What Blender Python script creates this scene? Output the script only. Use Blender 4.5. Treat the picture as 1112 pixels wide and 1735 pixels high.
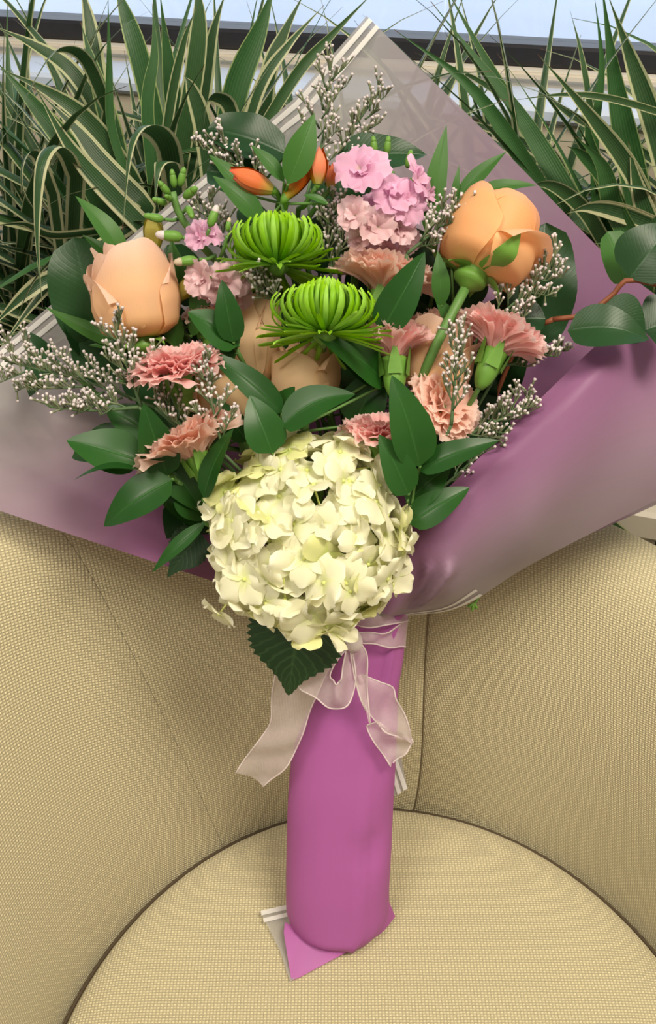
import bpy, math, random
import numpy as np
from mathutils import Vector, Matrix

random.seed(7); RNG = np.random.default_rng(7)
for o in list(bpy.data.objects): bpy.data.objects.remove(o)
scene = bpy.context.scene
COL = scene.collection

# ------------------------------------------------------------------ camera
FPX, CX, CY = 1500.0, 556.0, 867.5
PITCH = math.radians(38.0)
CAM = np.array([0.0, 0.0, 1.18])
cam = bpy.data.cameras.new('camera'); camo = bpy.data.objects.new('camera', cam); COL.objects.link(camo)
camo.location = CAM; camo.rotation_euler = (math.pi/2 - PITCH, 0, 0)
cam.sensor_fit = 'VERTICAL'; cam.sensor_height = 36.0; cam.lens = FPX/1735.0*36.0
cam.clip_start = 0.02; cam.clip_end = 60
scene.camera = camo
# ------------------------------------------------------------------ world, lights, exposure
world = bpy.data.worlds.new('overcast_sky'); scene.world = world; world.use_nodes = True
bg = world.node_tree.nodes['Background']
bg.inputs['Color'].default_value = (0.78, 0.86, 1.0, 1); bg.inputs['Strength'].default_value = 1.45
def area(name, loc, target, size, energy, color):
    l = bpy.data.lights.new(name, 'AREA'); l.shape = 'RECTANGLE'; l.size, l.size_y = size
    l.energy = energy; l.color = color
    o = bpy.data.objects.new(name, l); COL.objects.link(o); o.location = loc
    d = Vector(target) - Vector(loc); o.rotation_euler = d.to_track_quat('-Z', 'Y').to_euler()
    return o
area('ceiling_light_front', (0.80, -0.22, 2.66), (0.80, -0.22, 0), (0.9, 0.6), 46, (1.0, 0.90, 0.74))
area('ceiling_light_side', (-0.85, -0.45, 2.66), (-0.85, -0.45, 0), (0.9, 0.6), 28, (1.0, 0.91, 0.78))
scene.view_settings.view_transform = 'Standard'; scene.view_settings.look = 'None'
scene.view_settings.gamma = 1.0; scene.view_settings.use_curve_mapping = False
scene.view_settings.exposure = 0.20

# ------------------------------------------------------------------ projection helpers (real places for things measured on the photo)
FWD = np.array([0, math.cos(PITCH), -math.sin(PITCH)]); UPV = np.array([0, math.sin(PITCH), math.cos(PITCH)]); RGT = np.array([1.0, 0, 0])
def ray(px, py): return FWD + RGT*(px-CX)/FPX + UPV*(CY-py)/FPX
TIE = np.array([0.035, 0.48, 0.70])                        # where the ribbon ties the bouquet
AX = np.array([0, 0.43, 0.90]); AX /= np.linalg.norm(AX)   # bouquet leans back on the chair
NRM = np.array([0, -AX[2], AX[1]])                         # out of the bouquet, to the front
def B(px, py, d=0.0):
    r = ray(px, py); t = np.dot(TIE + NRM*d - CAM, NRM)/np.dot(r, NRM); return CAM + r*t
def atY(px, py, Y):
    r = ray(px, py); return CAM + r*(Y-CAM[1])/r[1]
def atZ(px, py, Z):
    r = ray(px, py); return CAM + r*(Z-CAM[2])/r[2]
def ppm(p): return FPX/np.dot(np.asarray(p)-CAM, FWD)      # pixels per metre at p
def vdir(r, u, v):                                         # right / up / towards the viewer
    d = RGT*r + UPV*u - FWD*v; return d/np.linalg.norm(d)
def unit(v):
    v = np.asarray(v, float); n = np.linalg.norm(v); return v/n if n > 1e-9 else v
def smooth(a, b, x):
    t = np.clip((x-a)/(b-a), 0, 1); return t*t*(3-2*t)
def catmull(P, n):
    P = np.asarray(P, float)
    if len(P) == 2: return np.array([P[0]+(P[1]-P[0])*t for t in np.linspace(0, 1, n)])
    Q = np.vstack([2*P[0]-P[1], P, 2*P[-1]-P[-2]]); out = []
    for t in np.linspace(0, len(P)-1, n):
        i = min(int(t), len(P)-2); f = t-i; a, b, c, d = Q[i:i+4]
        out.append(0.5*(2*b+(c-a)*f+(2*a-5*b+4*c-d)*f*f+(3*b-a-3*c+d)*f**3))
    return np.array(out)

# ------------------------------------------------------------------ mesh helpers
def mk(name, verts, faces, mat, uv=None, smooth_=True, attr=None):
    me = bpy.data.meshes.new(name)
    me.from_pydata([tuple(map(float, v)) for v in verts], [], [tuple(int(i) for i in f) for f in faces])
    if smooth_: me.polygons.foreach_set('use_smooth', [True]*len(me.polygons))
    if uv is not None:
        lay = me.uv_layers.new(name='UVMap'); li = np.empty(len(me.loops), int); me.loops.foreach_get('vertex_index', li)
        lay.data.foreach_set('uv', np.asarray(uv, float)[li].ravel())
    if attr is not None:
        a = me.attributes.new('tint', 'FLOAT', 'POINT'); a.data.foreach_set('value', np.asarray(attr, float))
    if mat: me.materials.append(mat)
    me.update(); return me
def gfaces(nu, nv, off=0, wrap=False):
    F = []
    for j in range(nv-1):
        for i in range(nu if wrap else nu-1):
            i2 = (i+1) % nu
            F.append((off+j*nu+i, off+j*nu+i2, off+(j+1)*nu+i2, off+(j+1)*nu+i))
    return F
def grid(nu, nv, f):
    V = []; UV = []
    for j in range(nv):
        for i in range(nu):
            u, v = i/(nu-1), j/(nv-1); V.append(f(u, v)); UV.append((u, v))
    return np.array(V), gfaces(nu, nv), np.array(UV)
def tube(P, R, seg=6, caps=True):
    P = np.asarray(P, float); n = len(P); R = np.broadcast_to(np.asarray(R, float), (n,))
    V = []; side = None
    for i in range(n):
        t = unit(P[min(i+1, n-1)]-P[max(i-1, 0)])
        if side is None:
            side = np.cross(t, [0.31, 0.17, 0.93]); side = unit(side)
        side = unit(side - t*np.dot(side, t)); b = np.cross(t, side)
        for k in range(seg):
            a = 2*math.pi*k/seg; V.append(P[i]+R[i]*(side*math.cos(a)+b*math.sin(a)))
    F = gfaces(seg, n, 0, True)
    if caps: F += [tuple(range(seg))[::-1], tuple(range((n-1)*seg, n*seg))]
    return np.array(V), F
class Bag:                                                  # collects small pieces that are too many to pick apart
    def __init__(s): s.V = []; s.F = []; s.n = 0
    def add(s, V, F):
        s.V.append(np.asarray(V, float)); s.F += [tuple(i+s.n for i in f) for f in F]; s.n += len(V)
    def mesh(s, name, mat): return mk(name, np.vstack(s.V), s.F, mat)
def frame(pos, axis, spin=0.0, scale=1.0):
    z = unit(axis); x = -FWD-z*np.dot(-FWD, z)
    if np.linalg.norm(x) < .05: x = UPV-z*np.dot(UPV, z)
    x = unit(x); y = np.cross(z, x); Q = Matrix([[x[i], y[i], z[i], 0] for i in range(3)]+[[0, 0, 0, 1]])
    return Matrix.Translation(Vector(pos)) @ Q @ Matrix.Rotation(spin, 4, 'Z') @ Matrix.Scale(scale, 4)
def thing(name, label, cat, M=None, group=None):
    o = bpy.data.objects.new(name, None); COL.objects.link(o); o.empty_display_size = 0.01
    if M is not None: o.matrix_world = M if isinstance(M, Matrix) else Matrix.Translation(Vector(M))
    o['label'] = label; o['category'] = cat
    if group: o['group'] = group
    return o
def part(name, me, parent, M=None, label=None, kind=None):
    o = bpy.data.objects.new(name, me); COL.objects.link(o); o.parent = parent
    if M is not None: o.matrix_local = M
    if label: o['label'] = label
    if kind: o['kind'] = kind
    return o
def local(V, root):                                         # world vertices into the thing's own frame
    Mi = np.array(root.matrix_world.inverted()) if not isinstance(root, Matrix) else np.array(root.inverted())
    V = np.asarray(V, float); return V @ Mi[:3, :3].T + Mi[:3, 3]
def wpart(name, V, F, mat, root, uv=None, attr=None, kind=None, sm=True, parent=None, label=None):
    return part(name, mk(name, local(V, root), F, mat, uv, sm, attr), parent or root, None, label, kind)
def struct(name, V, F, mat, parent=None, sm=False, uv=None):
    o = bpy.data.objects.new(name, mk(name, V, F, mat, uv, sm)); COL.objects.link(o)
    if parent: o.parent = parent
    else: o['kind'] = 'structure'
    return o
def boxg(c, s, rz=0.0, bev=0.0):
    x, y, z = np.array(s)/2
    if bev <= 0:
        V = np.array([(a*x, b*y, d*z) for d in (-1, 1) for b in (-1, 1) for a in (-1, 1)])
        F = [(0, 2, 3, 1), (4, 5, 7, 6), (0, 1, 5, 4), (2, 6, 7, 3), (0, 4, 6, 2), (1, 3, 7, 5)]
    else:
        rows = []
        for dz, inn in ((-z, bev), (-z+bev, 0), (z-bev, 0), (z, bev)):
            X, Y = x-inn, y-inn; k = bev*0.6
            rows += [(-X+k, -Y, dz), (X-k, -Y, dz), (X, -Y+k, dz), (X, Y-k, dz), (X-k, Y, dz), (-X+k, Y, dz), (-X, Y-k, dz), (-X, -Y+k, dz)]
        V = np.array(rows); F = gfaces(8, 4, 0, True)+[tuple(range(8))[::-1], tuple(range(24, 32))]
    c_, s_ = math.cos(rz), math.sin(rz); Rm = np.array([[c_, -s_, 0], [s_, c_, 0], [0, 0, 1]])
    return V @ Rm.T + np.array(c), F

# ------------------------------------------------------------------ materials
def newmat(name):
    m = bpy.data.materials.new(name); m.use_nodes = True; nt = m.node_tree; nt.nodes.clear()
    return m, nt, nt.nodes, nt.links
def N(nt, typ, **kw):
    n = nt.nodes.new(typ)
    for k, v in kw.items():
        if k.startswith('_'): setattr(n, k[1:], v)
        else: n.inputs[k.replace('__', ' ')].default_value = v
    return n
def rgb(c): return (*c, 1.0)
def math_(nt, op, a, b=None, clamp=False):
    n = nt.nodes.new('ShaderNodeMath'); n.operation = op; n.use_clamp = clamp
    for i, x in enumerate((a, b)):
        if x is None: continue
        if isinstance(x, (int, float)): n.inputs[i].default_value = x
        else: nt.links.new(x, n.inputs[i])
    return n.outputs[0]
def mixc(nt, fac, a, b, mode='MIX'):
    n = nt.nodes.new('ShaderNodeMix'); n.data_type = 'RGBA'; n.blend_type = mode
    for i, x in ((0, fac), (6, a), (7, b)):
        if isinstance(x, tuple): n.inputs[i].default_value = rgb(x) if len(x) == 3 else x
        elif isinstance(x, (int, float)): n.inputs[i].default_value = x
        else: nt.links.new(x, n.inputs[i])
    return n.outputs[2]
def finish(nt, col, rough=0.5, transl=0.0, spec=0.5, bump=None, transp=0.0, sheen=0.0, tcol=None, bstr=0.3, bdist=0.002):
    L = nt.links; p = nt.nodes.new('ShaderNodeBsdfPrincipled'); p.inputs['Roughness'].default_value = rough
    p.inputs['Specular IOR Level'].default_value = spec
    if sheen: p.inputs['Sheen Weight'].default_value = sheen
    def setc(inp, c):
        if isinstance(c, tuple): inp.default_value = rgb(c)
        else: L.new(c, inp)
    setc(p.inputs['Base Color'], col)
    out = p.outputs[0]
    if bump is not None:
        b = nt.nodes.new('ShaderNodeBump'); b.inputs['Strength'].default_value = bstr; b.inputs['Distance'].default_value = bdist
        L.new(bump, b.inputs['Height']); L.new(b.outputs[0], p.inputs['Normal'])
    if transl:
        t = nt.nodes.new('ShaderNodeBsdfTranslucent'); setc(t.inputs[0], tcol if tcol is not None else col)
        m = nt.nodes.new('ShaderNodeMixShader'); m.inputs[0].default_value = transl
        L.new(out, m.inputs[1]); L.new(t.outputs[0], m.inputs[2]); out = m.outputs[0]
    if not (isinstance(transp, float) and transp == 0.0):
        t = nt.nodes.new('ShaderNodeBsdfTransparent'); m = nt.nodes.new('ShaderNodeMixShader')
        if isinstance(transp, float): m.inputs[0].default_value = transp
        else: L.new(transp, m.inputs[0])
        L.new(out, m.inputs[1]); L.new(t.outputs[0], m.inputs[2]); out = m.outputs[0]
    o = nt.nodes.new('ShaderNodeOutputMaterial'); L.new(out, o.inputs[0])
def plain(name, col, rough=0.6, var=0.12, scale=20, spec=0.4, bstr=0.0, transl=0.0):
    m, nt, nd, L = newmat(name)
    tc = nd.new('ShaderNodeTexCoord'); no = N(nt, 'ShaderNodeTexNoise', Scale=scale, Detail=4.0); L.new(tc.outputs['Object'], no.inputs['Vector'])
    f = math_(nt, 'MULTIPLY', no.outputs[0], 1.0)
    dark = tuple(c*(1-var) for c in col); lite = tuple(min(1, c*(1+var)) for c in col)
    finish(nt, mixc(nt, f, dark, lite), rough, transl, spec, no.outputs[0] if bstr else None, bstr=bstr); return m
def petal(name, base, mid, edge, transl=0.3, rough=0.55, veins=0.0, rnd=0.12, p1=0.25, p2=0.85):
    """colour of the petal itself runs from its claw to its rim; each petal differs a little"""
    m, nt, nd, L = newmat(name)
    uv = nd.new('ShaderNodeUVMap'); s = nd.new('ShaderNodeSeparateXYZ'); L.new(uv.outputs[0], s.inputs[0])
    cr = nd.new('ShaderNodeValToRGB'); e = cr.color_ramp.elements; e[0].position = 0.0; e[0].color = rgb(base)
    e[1].position = 1.0; e[1].color = rgb(edge); x = e.new(p1); x.color = rgb(mid); x = e.new(p2); x.color = rgb(mid)
    L.new(s.outputs[1], cr.inputs[0])
    oi = nd.new('ShaderNodeObjectInfo'); hv = nd.new('ShaderNodeHueSaturation')
    L.new(math_(nt, 'ADD', math_(nt, 'MULTIPLY', oi.outputs['Random'], 2*rnd), 1.0-rnd), hv.inputs['Value'])
    L.new(math_(nt, 'ADD', math_(nt, 'MULTIPLY', oi.outputs['Random'], -1.2*rnd), 1.0+0.6*rnd), hv.inputs['Saturation'])
    L.new(cr.outputs[0], hv.inputs['Color'])
    wv = N(nt, 'ShaderNodeTexWave', Scale=3.0, Distortion=3.0, Detail=2.0); wv.bands_direction = 'X'
    mp = nd.new('ShaderNodeMapping'); mp.inputs['Scale'].default_value = (4.0, 0.5, 1); L.new(uv.outputs[0], mp.inputs[0]); L.new(mp.outputs[0], wv.inputs['Vector'])
    finish(nt, hv.outputs[0], rough, transl, 0.3, wv.outputs[1] if veins else None, bstr=veins, bdist=0.001)
    return m
def leafmat(name, dark, lite, rib, rough=0.38, transl=0.18, vein=0.25, spec=0.5, nveins=9.0, sheen_var=0.2):
    m, nt, nd, L = newmat(name)
    uv = nd.new('ShaderNodeUVMap'); s = nd.new('ShaderNodeSeparateXYZ'); L.new(uv.outputs[0], s.inputs[0])
    a = math_(nt, 'ABSOLUTE', math_(nt, 'SUBTRACT', s.outputs[0], 0.5))
    midrib = math_(nt, 'SUBTRACT', 1.0, math_(nt, 'MULTIPLY', a, 28.0), True)
    ph = math_(nt, 'MULTIPLY', math_(nt, 'SUBTRACT', s.outputs[1], math_(nt, 'MULTIPLY', a, 0.55)), nveins*6.283)
    lat = math_(nt, 'POWER', math_(nt, 'ABSOLUTE', math_(nt, 'COSINE', ph)), 14.0)
    tc = nd.new('ShaderNodeTexCoord'); no = N(nt, 'ShaderNodeTexNoise', Scale=40.0, Detail=3.0); L.new(tc.outputs['Object'], no.inputs['Vector'])
    oi = nd.new('ShaderNodeObjectInfo')
    f = math_(nt, 'ADD', math_(nt, 'MULTIPLY', no.outputs[0], 0.6), math_(nt, 'MULTIPLY', oi.outputs['Random'], 0.5), True)
    c = mixc(nt, f, dark, lite)
    c = mixc(nt, math_(nt, 'MULTIPLY', lat, vein*0.5), c, rib)
    c = mixc(nt, math_(nt, 'MULTIPLY', midrib, 0.55), c, rib)
    h = math_(nt, 'ADD', math_(nt, 'MULTIPLY', lat, -vein), math_(nt, 'MULTIPLY', midrib, -0.5))
    finish(nt, c, rough, transl, spec, h, bstr=0.35, bdist=0.0012, tcol=mixc(nt, 0.5, c, (lite[0]*1.3, lite[1]*1.4, lite[2])))
    return m
def strapmat(name, g0, g1, cream, w0=0.30, w1=0.40, mid=0.0):
    m, nt, nd, L = newmat(name)
    uv = nd.new('ShaderNodeUVMap'); s = nd.new('ShaderNodeSeparateXYZ'); L.new(uv.outputs[0], s.inputs[0])
    a = math_(nt, 'ABSOLUTE', math_(nt, 'SUBTRACT', s.outputs[0], 0.5))
    oi = nd.new('ShaderNodeObjectInfo')
    w = math_(nt, 'ADD', math_(nt, 'MULTIPLY', oi.outputs['Random'], 0.10), w0)
    f = math_(nt, 'MULTIPLY', math_(nt, 'SUBTRACT', a, w), 30.0, True)
    no = N(nt, 'ShaderNodeTexNoise', Scale=6.0, Detail=3.0); mp = nd.new('ShaderNodeMapping'); mp.inputs['Scale'].default_value = (9, 0.8, 1)
    L.new(uv.outputs[0], mp.inputs[0]); L.new(mp.outputs[0], no.inputs['Vector'])
    g = mixc(nt, math_(nt, 'ADD', math_(nt, 'MULTIPLY', no.outputs[0], 0.7), math_(nt, 'MULTIPLY', oi.outputs['Random'], 0.35), True), g0, g1)
    c = mixc(nt, math_(nt, 'MULTIPLY', f, 0.9), g, cream)
    st = math_(nt, 'POWER', math_(nt, 'ABSOLUTE', math_(nt, 'SINE', math_(nt, 'MULTIPLY', s.outputs[0], 28.0))), 6.0)
    c = mixc(nt, math_(nt, 'MULTIPLY', st, 0.05), c, cream)
    tip = math_(nt, 'MULTIPLY', math_(nt, 'SUBTRACT', s.outputs[1], 0.975), 60.0, True)
    c = mixc(nt, tip, c, (0.12, 0.045, 0.02))
    finish(nt, c, 0.42, 0.22, 0.45, st, bstr=0.2, bdist=0.001); return m

def fabric(name, col, thread=0.0026, dark=0.47):
    m, nt, nd, L = newmat(name)
    uv = nd.new('ShaderNodeUVMap'); no = N(nt, 'ShaderNodeTexNoise', Scale=55.0, Detail=2.0); L.new(uv.outputs[0], no.inputs['Vector'])
    mp = nd.new('ShaderNodeMapping'); k = 1/thread; mp.inputs['Scale'].default_value = (k, k*1.25, k); L.new(uv.outputs[0], mp.inputs[0])
    ad = nd.new('ShaderNodeMixRGB'); ad.blend_type = 'LINEAR_LIGHT'; ad.inputs[0].default_value = 0.22
    L.new(mp.outputs[0], ad.inputs[1]); L.new(no.outputs['Color'], ad.inputs[2])
    s = nd.new('ShaderNodeSeparateXYZ'); L.new(ad.outputs[0], s.inputs[0])
    sx = math_(nt, 'SINE', math_(nt, 'MULTIPLY', s.outputs[0], math.pi)); sy = math_(nt, 'SINE', math_(nt, 'MULTIPLY', s.outputs[1], math.pi))
    sx2 = math_(nt, 'ABSOLUTE', sx); sy2 = math_(nt, 'ABSOLUTE', sy)
    par = math_(nt, 'GREATER_THAN', math_(nt, 'MULTIPLY', sx, sy), 0.0)       # over-under
    h = math_(nt, 'MULTIPLY', math_(nt, 'POWER', sx2, 0.6), math_(nt, 'POWER', sy2, 0.6))
    h = math_(nt, 'MULTIPLY', h, math_(nt, 'ADD', math_(nt, 'MULTIPLY', par, 0.45), 0.55))
    n2 = N(nt, 'ShaderNodeTexNoise', Scale=9.0, Detail=5.0); L.new(uv.outputs[0], n2.inputs['Vector'])
    n3 = N(nt, 'ShaderNodeTexNoise', Scale=700.0, Detail=1.0); L.new(uv.outputs[0], n3.inputs['Vector'])
    fac = math_(nt, 'ADD', math_(nt, 'MULTIPLY', h, 0.75), math_(nt, 'MULTIPLY', n3.outputs[0], 0.35), True)
    c = mixc(nt, fac, tuple(x*dark for x in col), tuple(min(1, x*1.28) for x in col))
    c = mixc(nt, math_(nt, 'MULTIPLY', n2.outputs[0], 0.22), c, tuple(x*0.72 for x in col))
    finish(nt, c, 0.85, 0, 0.2, h, sheen=0.15, bstr=0.75, bdist=0.0013); return m

FAB = fabric('woven_beige_fabric', (0.62, 0.55, 0.345))
M_CREVICE = plain('crevice_shade', (0.07, 0.05, 0.028), 0.9)  # near-black colour standing in for shade in the seat crevice
M_SEAM = plain('seam_thread', (0.20, 0.155, 0.09), 0.9)
M_WOOD = plain('dark_wood', (0.06, 0.035, 0.02), 0.5)
M_PLANTER = plain('cream_painted_board', (0.63, 0.58, 0.49), 0.55, 0.06, 8)
M_SILL = plain('pale_sill', (0.58, 0.67, 0.84), 0.4, 0.06, 12)
M_BEIGE = plain('beige_trim', (0.60, 0.53, 0.42), 0.5, 0.08, 15)
M_FRAME = plain('black_window_frame', (0.018, 0.018, 0.022), 0.4, 0.4, 60)
M_WALL = plain('wall_paint', (0.72, 0.68, 0.60), 0.8, 0.04, 5)
M_FLOOR = plain('floor_carpet', (0.20, 0.16, 0.12), 0.95, 0.3, 150)
M_SOIL = plain('dark_soil', (0.035, 0.024, 0.015), 0.95, 0.5, 120, bstr=0.8)
M_STRAP = strapmat('striped_leaf', (0.010, 0.040, 0.014), (0.040, 0.115, 0.030), (0.52, 0.54, 0.30), 0.31)
M_STRAP2 = strapmat('broad_striped_leaf', (0.012, 0.050, 0.018), (0.040, 0.12, 0.034), (0.60, 0.60, 0.36), 0.25)
M_STRAP3 = strapmat('green_leaf', (0.014, 0.062, 0.020), (0.045, 0.150, 0.034), (0.34, 0.42, 0.16), 0.40)
M_RUSCUS = leafmat('ruscus_leaf', (0.006, 0.046, 0.007), (0.022, 0.100, 0.013), (0.04, 0.14, 0.03), 0.36, 0.14, 0.0, 0.35, 6)
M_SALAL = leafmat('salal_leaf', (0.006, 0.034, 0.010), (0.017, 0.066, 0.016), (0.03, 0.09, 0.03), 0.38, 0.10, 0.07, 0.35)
M_ALST = leafmat('alstroemeria_leaf', (0.030, 0.115, 0.018), (0.065, 0.190, 0.030), (0.08, 0.22, 0.05), 0.45, 0.28, 0.0, 0.4, 3)
M_HYDL = leafmat('hydrangea_leaf', (0.006, 0.032, 0.010), (0.012, 0.055, 0.014), (0.05, 0.13, 0.04), 0.40, 0.12, 0.8, 0.5, 5)
M_STEM = plain('green_stem', (0.10, 0.22, 0.05), 0.5, 0.25, 40)
M_SEPAL = plain('bright_green_calyx', (0.15, 0.33, 0.05), 0.45, 0.2, 60, transl=0.15)
M_RSTEM = plain('red_brown_stem', (0.22, 0.07, 0.03), 0.5, 0.3, 60)
M_TWIG = plain('thin_olive_twig', (0.07, 0.13, 0.05), 0.7, 0.3, 60)
M_ROSE = petal('peach_rose_petal', (0.90, 0.60, 0.20), (0.91, 0.59, 0.34), (0.88, 0.62, 0.50), 0.34, 0.5, 0.05, 0.05, 0.40, 0.62)
M_ROSE2 = petal('deep_peach_rose_petal', (0.90, 0.62, 0.22), (0.95, 0.54, 0.25), (0.93, 0.50, 0.30), 0.36, 0.5, 0.05, 0.05)
M_ROSE3 = petal('cream_peach_rose_petal', (0.78, 0.60, 0.30), (0.88, 0.64, 0.38), (0.86, 0.57, 0.38), 0.34, 0.5, 0.05, 0.06)
M_CARN = petal('pink_carnation_petal', (0.94, 0.70, 0.58), (0.98, 0.60, 0.59), (0.98, 0.71, 0.69), 0.48, 0.6, 0.15, 0.05)
M_CARN2 = petal('peach_carnation_petal', (0.95, 0.68, 0.54), (0.98, 0.68, 0.57), (0.98, 0.76, 0.68), 0.46, 0.6, 0.15, 0.05)
M_MUM = petal('green_mum_petal', (0.07, 0.24, 0.008), (0.26, 0.54, 0.025), (0.40, 0.70, 0.05), 0.25, 0.5, 0.0, 0.15, 0.3, 0.8)
M_HYD = petal('cream_hydrangea_petal', (0.78, 0.83, 0.42), (0.95, 0.94, 0.71), (0.96, 0.95, 0.80), 0.36, 0.6, 0.12, 0.05, 0.35, 0.8)
M_HYDG = petal('greenish_hydrangea_petal', (0.55, 0.66, 0.18), (0.78, 0.80, 0.38), (0.86, 0.85, 0.48), 0.30, 0.6, 0.12, 0.07, 0.3, 0.8)
M_HYDC = plain('hydrangea_eye', (0.62, 0.68, 0.22), 0.5)
M_STOCK = petal('pink_stock_petal', (0.74, 0.62, 0.46), (0.88, 0.52, 0.72), (0.90, 0.58, 0.80), 0.36, 0.55, 0.25, 0.08)
M_STOCKP = petal('pale_stock_petal', (0.70, 0.62, 0.48), (0.86, 0.60, 0.64), (0.88, 0.66, 0.70), 0.36, 0.6, 0.25, 0.08)
M_ALB = petal('orange_bud_petal', (0.42, 0.40, 0.07), (0.72, 0.17, 0.045), (0.66, 0.10, 0.045), 0.18, 0.45, 0.2, 0.2, 0.35, 0.8)
M_ALY = petal('olive_bud_petal', (0.28, 0.34, 0.05), (0.42, 0.36, 0.06), (0.26, 0.14, 0.03), 0.15, 0.45, 0.2, 0.2, 0.35, 0.8)
M_STAT = plain('statice_calyx', (0.16, 0.19, 0.10), 0.8, 0.4, 300)
M_STATW = plain('statice_white_tip', (0.62, 0.56, 0.56), 0.7, 0.2, 300)

def filmmat(name, clear, purple, tr0, tr1):
    m, nt, nd, L = newmat(name)
    at = nd.new('ShaderNodeAttribute'); at.attribute_name = 'tint'
    c = mixc(nt, at.outputs['Fac'], clear, purple)
    p = nd.new('ShaderNodeBsdfPrincipled'); L.new(c, p.inputs['Base Color']); p.inputs['Roughness'].default_value = 0.46; p.inputs['Specular IOR Level'].default_value = 0.32
    tc = nd.new('ShaderNodeTexCoord'); no = N(nt, 'ShaderNodeTexNoise', Scale=9.0, Detail=2.0); L.new(tc.outputs['Object'], no.inputs['Vector'])
    b = nd.new('ShaderNodeBump'); b.inputs['Strength'].default_value = 0.25; b.inputs['Distance'].default_value = 0.01; L.new(no.outputs[0], b.inputs['Height']); L.new(b.outputs[0], p.inputs['Normal'])
    t = nd.new('ShaderNodeBsdfTranslucent'); L.new(c, t.inputs[0])
    m1 = nd.new('ShaderNodeMixShader'); m1.inputs[0].default_value = 0.30; L.new(p.outputs[0], m1.inputs[1]); L.new(t.outputs[0], m1.inputs[2])
    tr = nd.new('ShaderNodeBsdfTransparent'); m2 = nd.new('ShaderNodeMixShader')
    L.new(math_(nt, 'SUBTRACT', tr0, math_(nt, 'MULTIPLY', at.outputs['Fac'], tr0-tr1)), m2.inputs[0])
    L.new(m1.outputs[0], m2.inputs[1]); L.new(tr.outputs[0], m2.inputs[2])
    o = nd.new('ShaderNodeOutputMaterial'); L.new(m2.outputs[0], o.inputs[0]); return m
M_FILM = filmmat('frosted_purple_film', (0.41, 0.395, 0.39), (0.33, 0.13, 0.29), .16, .05); M_SLEEVE = filmmat('layered_purple_film', (0.5, 0.5, 0.5), (0.50, 0.14, 0.44), .45, .0)
M_STRIPE, _nt, _, _ = newmat('white_film_stripe'); finish(_nt, (0.85, 0.84, 0.82), 0.4, 0.25, 0.4, transp=0.12)
def ribmat(name, tr, col):
    m, nt, nd, L = newmat(name)
    tc = nd.new('ShaderNodeTexCoord'); no = N(nt, 'ShaderNodeTexNoise', Scale=55.0, Detail=6.0, Roughness=0.7); L.new(tc.outputs['Object'], no.inputs['Vector'])
    f = math_(nt, 'ADD', math_(nt, 'MULTIPLY', no.outputs[0], -0.35), tr+0.17, True)
    finish(nt, col, 0.4, 0.4, 0.5, transp=f, sheen=0.3); return m
M_RIB = ribmat('sheer_organza', 0.50, (0.86, 0.76, 0.76)); M_RIBE = ribmat('organza_selvage', 0.12, (0.90, 0.82, 0.82))

# ================================================================== the setting
WY, WS = 1.36, -0.28                                      # window wall runs slightly towards the viewer on the right
WA = math.atan(WS); WD = np.array([math.cos(WA), math.sin(WA), 0]); WN = np.array([math.sin(WA), -math.cos(WA), 0])  # into the room
def W(s, n, z): return np.array([0, WY, 0]) + WD*s + WN*n + np.array([0, 0, z])
def wbox(s0, s1, n0, n1, z0, z1, bev=0.0):
    c = W((s0+s1)/2, (n0+n1)/2, (z0+z1)/2); return boxg(c, (s1-s0, abs(n1-n0), z1-z0), WA, bev)
struct('floor', [(-2.6, -2.6, 0), (2.6, -2.6, 0), (2.6, 2.4, 0), (-2.6, 2.4, 0)], [(0, 1, 2, 3)], M_FLOOR)
struct('ceiling', [(-2.6, -2.6, 2.7), (2.6, -2.6, 2.7), (2.6, 2.4, 2.7), (-2.6, 2.4, 2.7)], [(3, 2, 1, 0)], M_WALL)
struct('wall_left', *boxg((-2.55, -0.1, 1.35), (0.1, 5.0, 2.7)), M_WALL)
struct('wall_right', *boxg((2.55, -0.1, 1.35), (0.1, 5.0, 2.7)), M_WALL)
struct('wall_front', *boxg((0, -2.55, 1.35), (5.2, 0.1, 2.7)), M_WALL)
bagw = Bag()
bagw.add(*wbox(-2.7, 2.7, -0.10, 0.0, 0, 0.918)); bagw.add(*wbox(-2.7, 2.7, -0.10, 0.0, 2.45, 2.7))
struct('wall_back', np.vstack(bagw.V), bagw.F, M_WALL)
win = struct('window_1', *wbox(-2.7, 2.7, -0.085, -0.02, 0.918, 0.945, 0.004), M_FRAME)
for a in (-2.66, -1.45, 1.55, 2.6):
    struct('window_mullion', *wbox(a-0.022, a+0.022, -0.08, -0.03, 0.945, 2.42, 0.004), M_FRAME, win)
struct('window_head', *wbox(-2.7, 2.7, -0.085, -0.02, 2.40, 2.45, 0.004), M_FRAME, win)
mg, _nt, _nd, _L = newmat('window_glass')
_g = _nd.new('ShaderNodeBsdfGlossy'); _g.inputs['Roughness'].default_value = 0.05
_t = _nd.new('ShaderNodeBsdfTransparent'); _t.inputs[0].default_value = (0.95, 0.97, 0.98, 1); _m = _nd.new('ShaderNodeMixShader'); _m.inputs[0].default_value = 0.06
_L.new(_t.outputs[0], _m.inputs[1]); _L.new(_g.outputs[0], _m.inputs[2]); _o = _nd.new('ShaderNodeOutputMaterial'); _L.new(_m.outputs[0], _o.inputs[0])
for a, b in ((-2.64, -1.47), (-1.43, 0.149), (0.151, 1.53), (1.57, 2.58)):
    struct('window_pane', *wbox(a, b, -0.06, -0.054, 0.945, 2.40), mg, win)
struct('trim_1', *wbox(-2.7, 2.7, -0.02, 0.008, 0.908, 0.917, 0.002), M_BEIGE)
sill = struct('trim_2', *wbox(-2.7, 2.7, -0.0, 0.11, 0.880, 0.900, 0.005), M_SILL)
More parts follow.
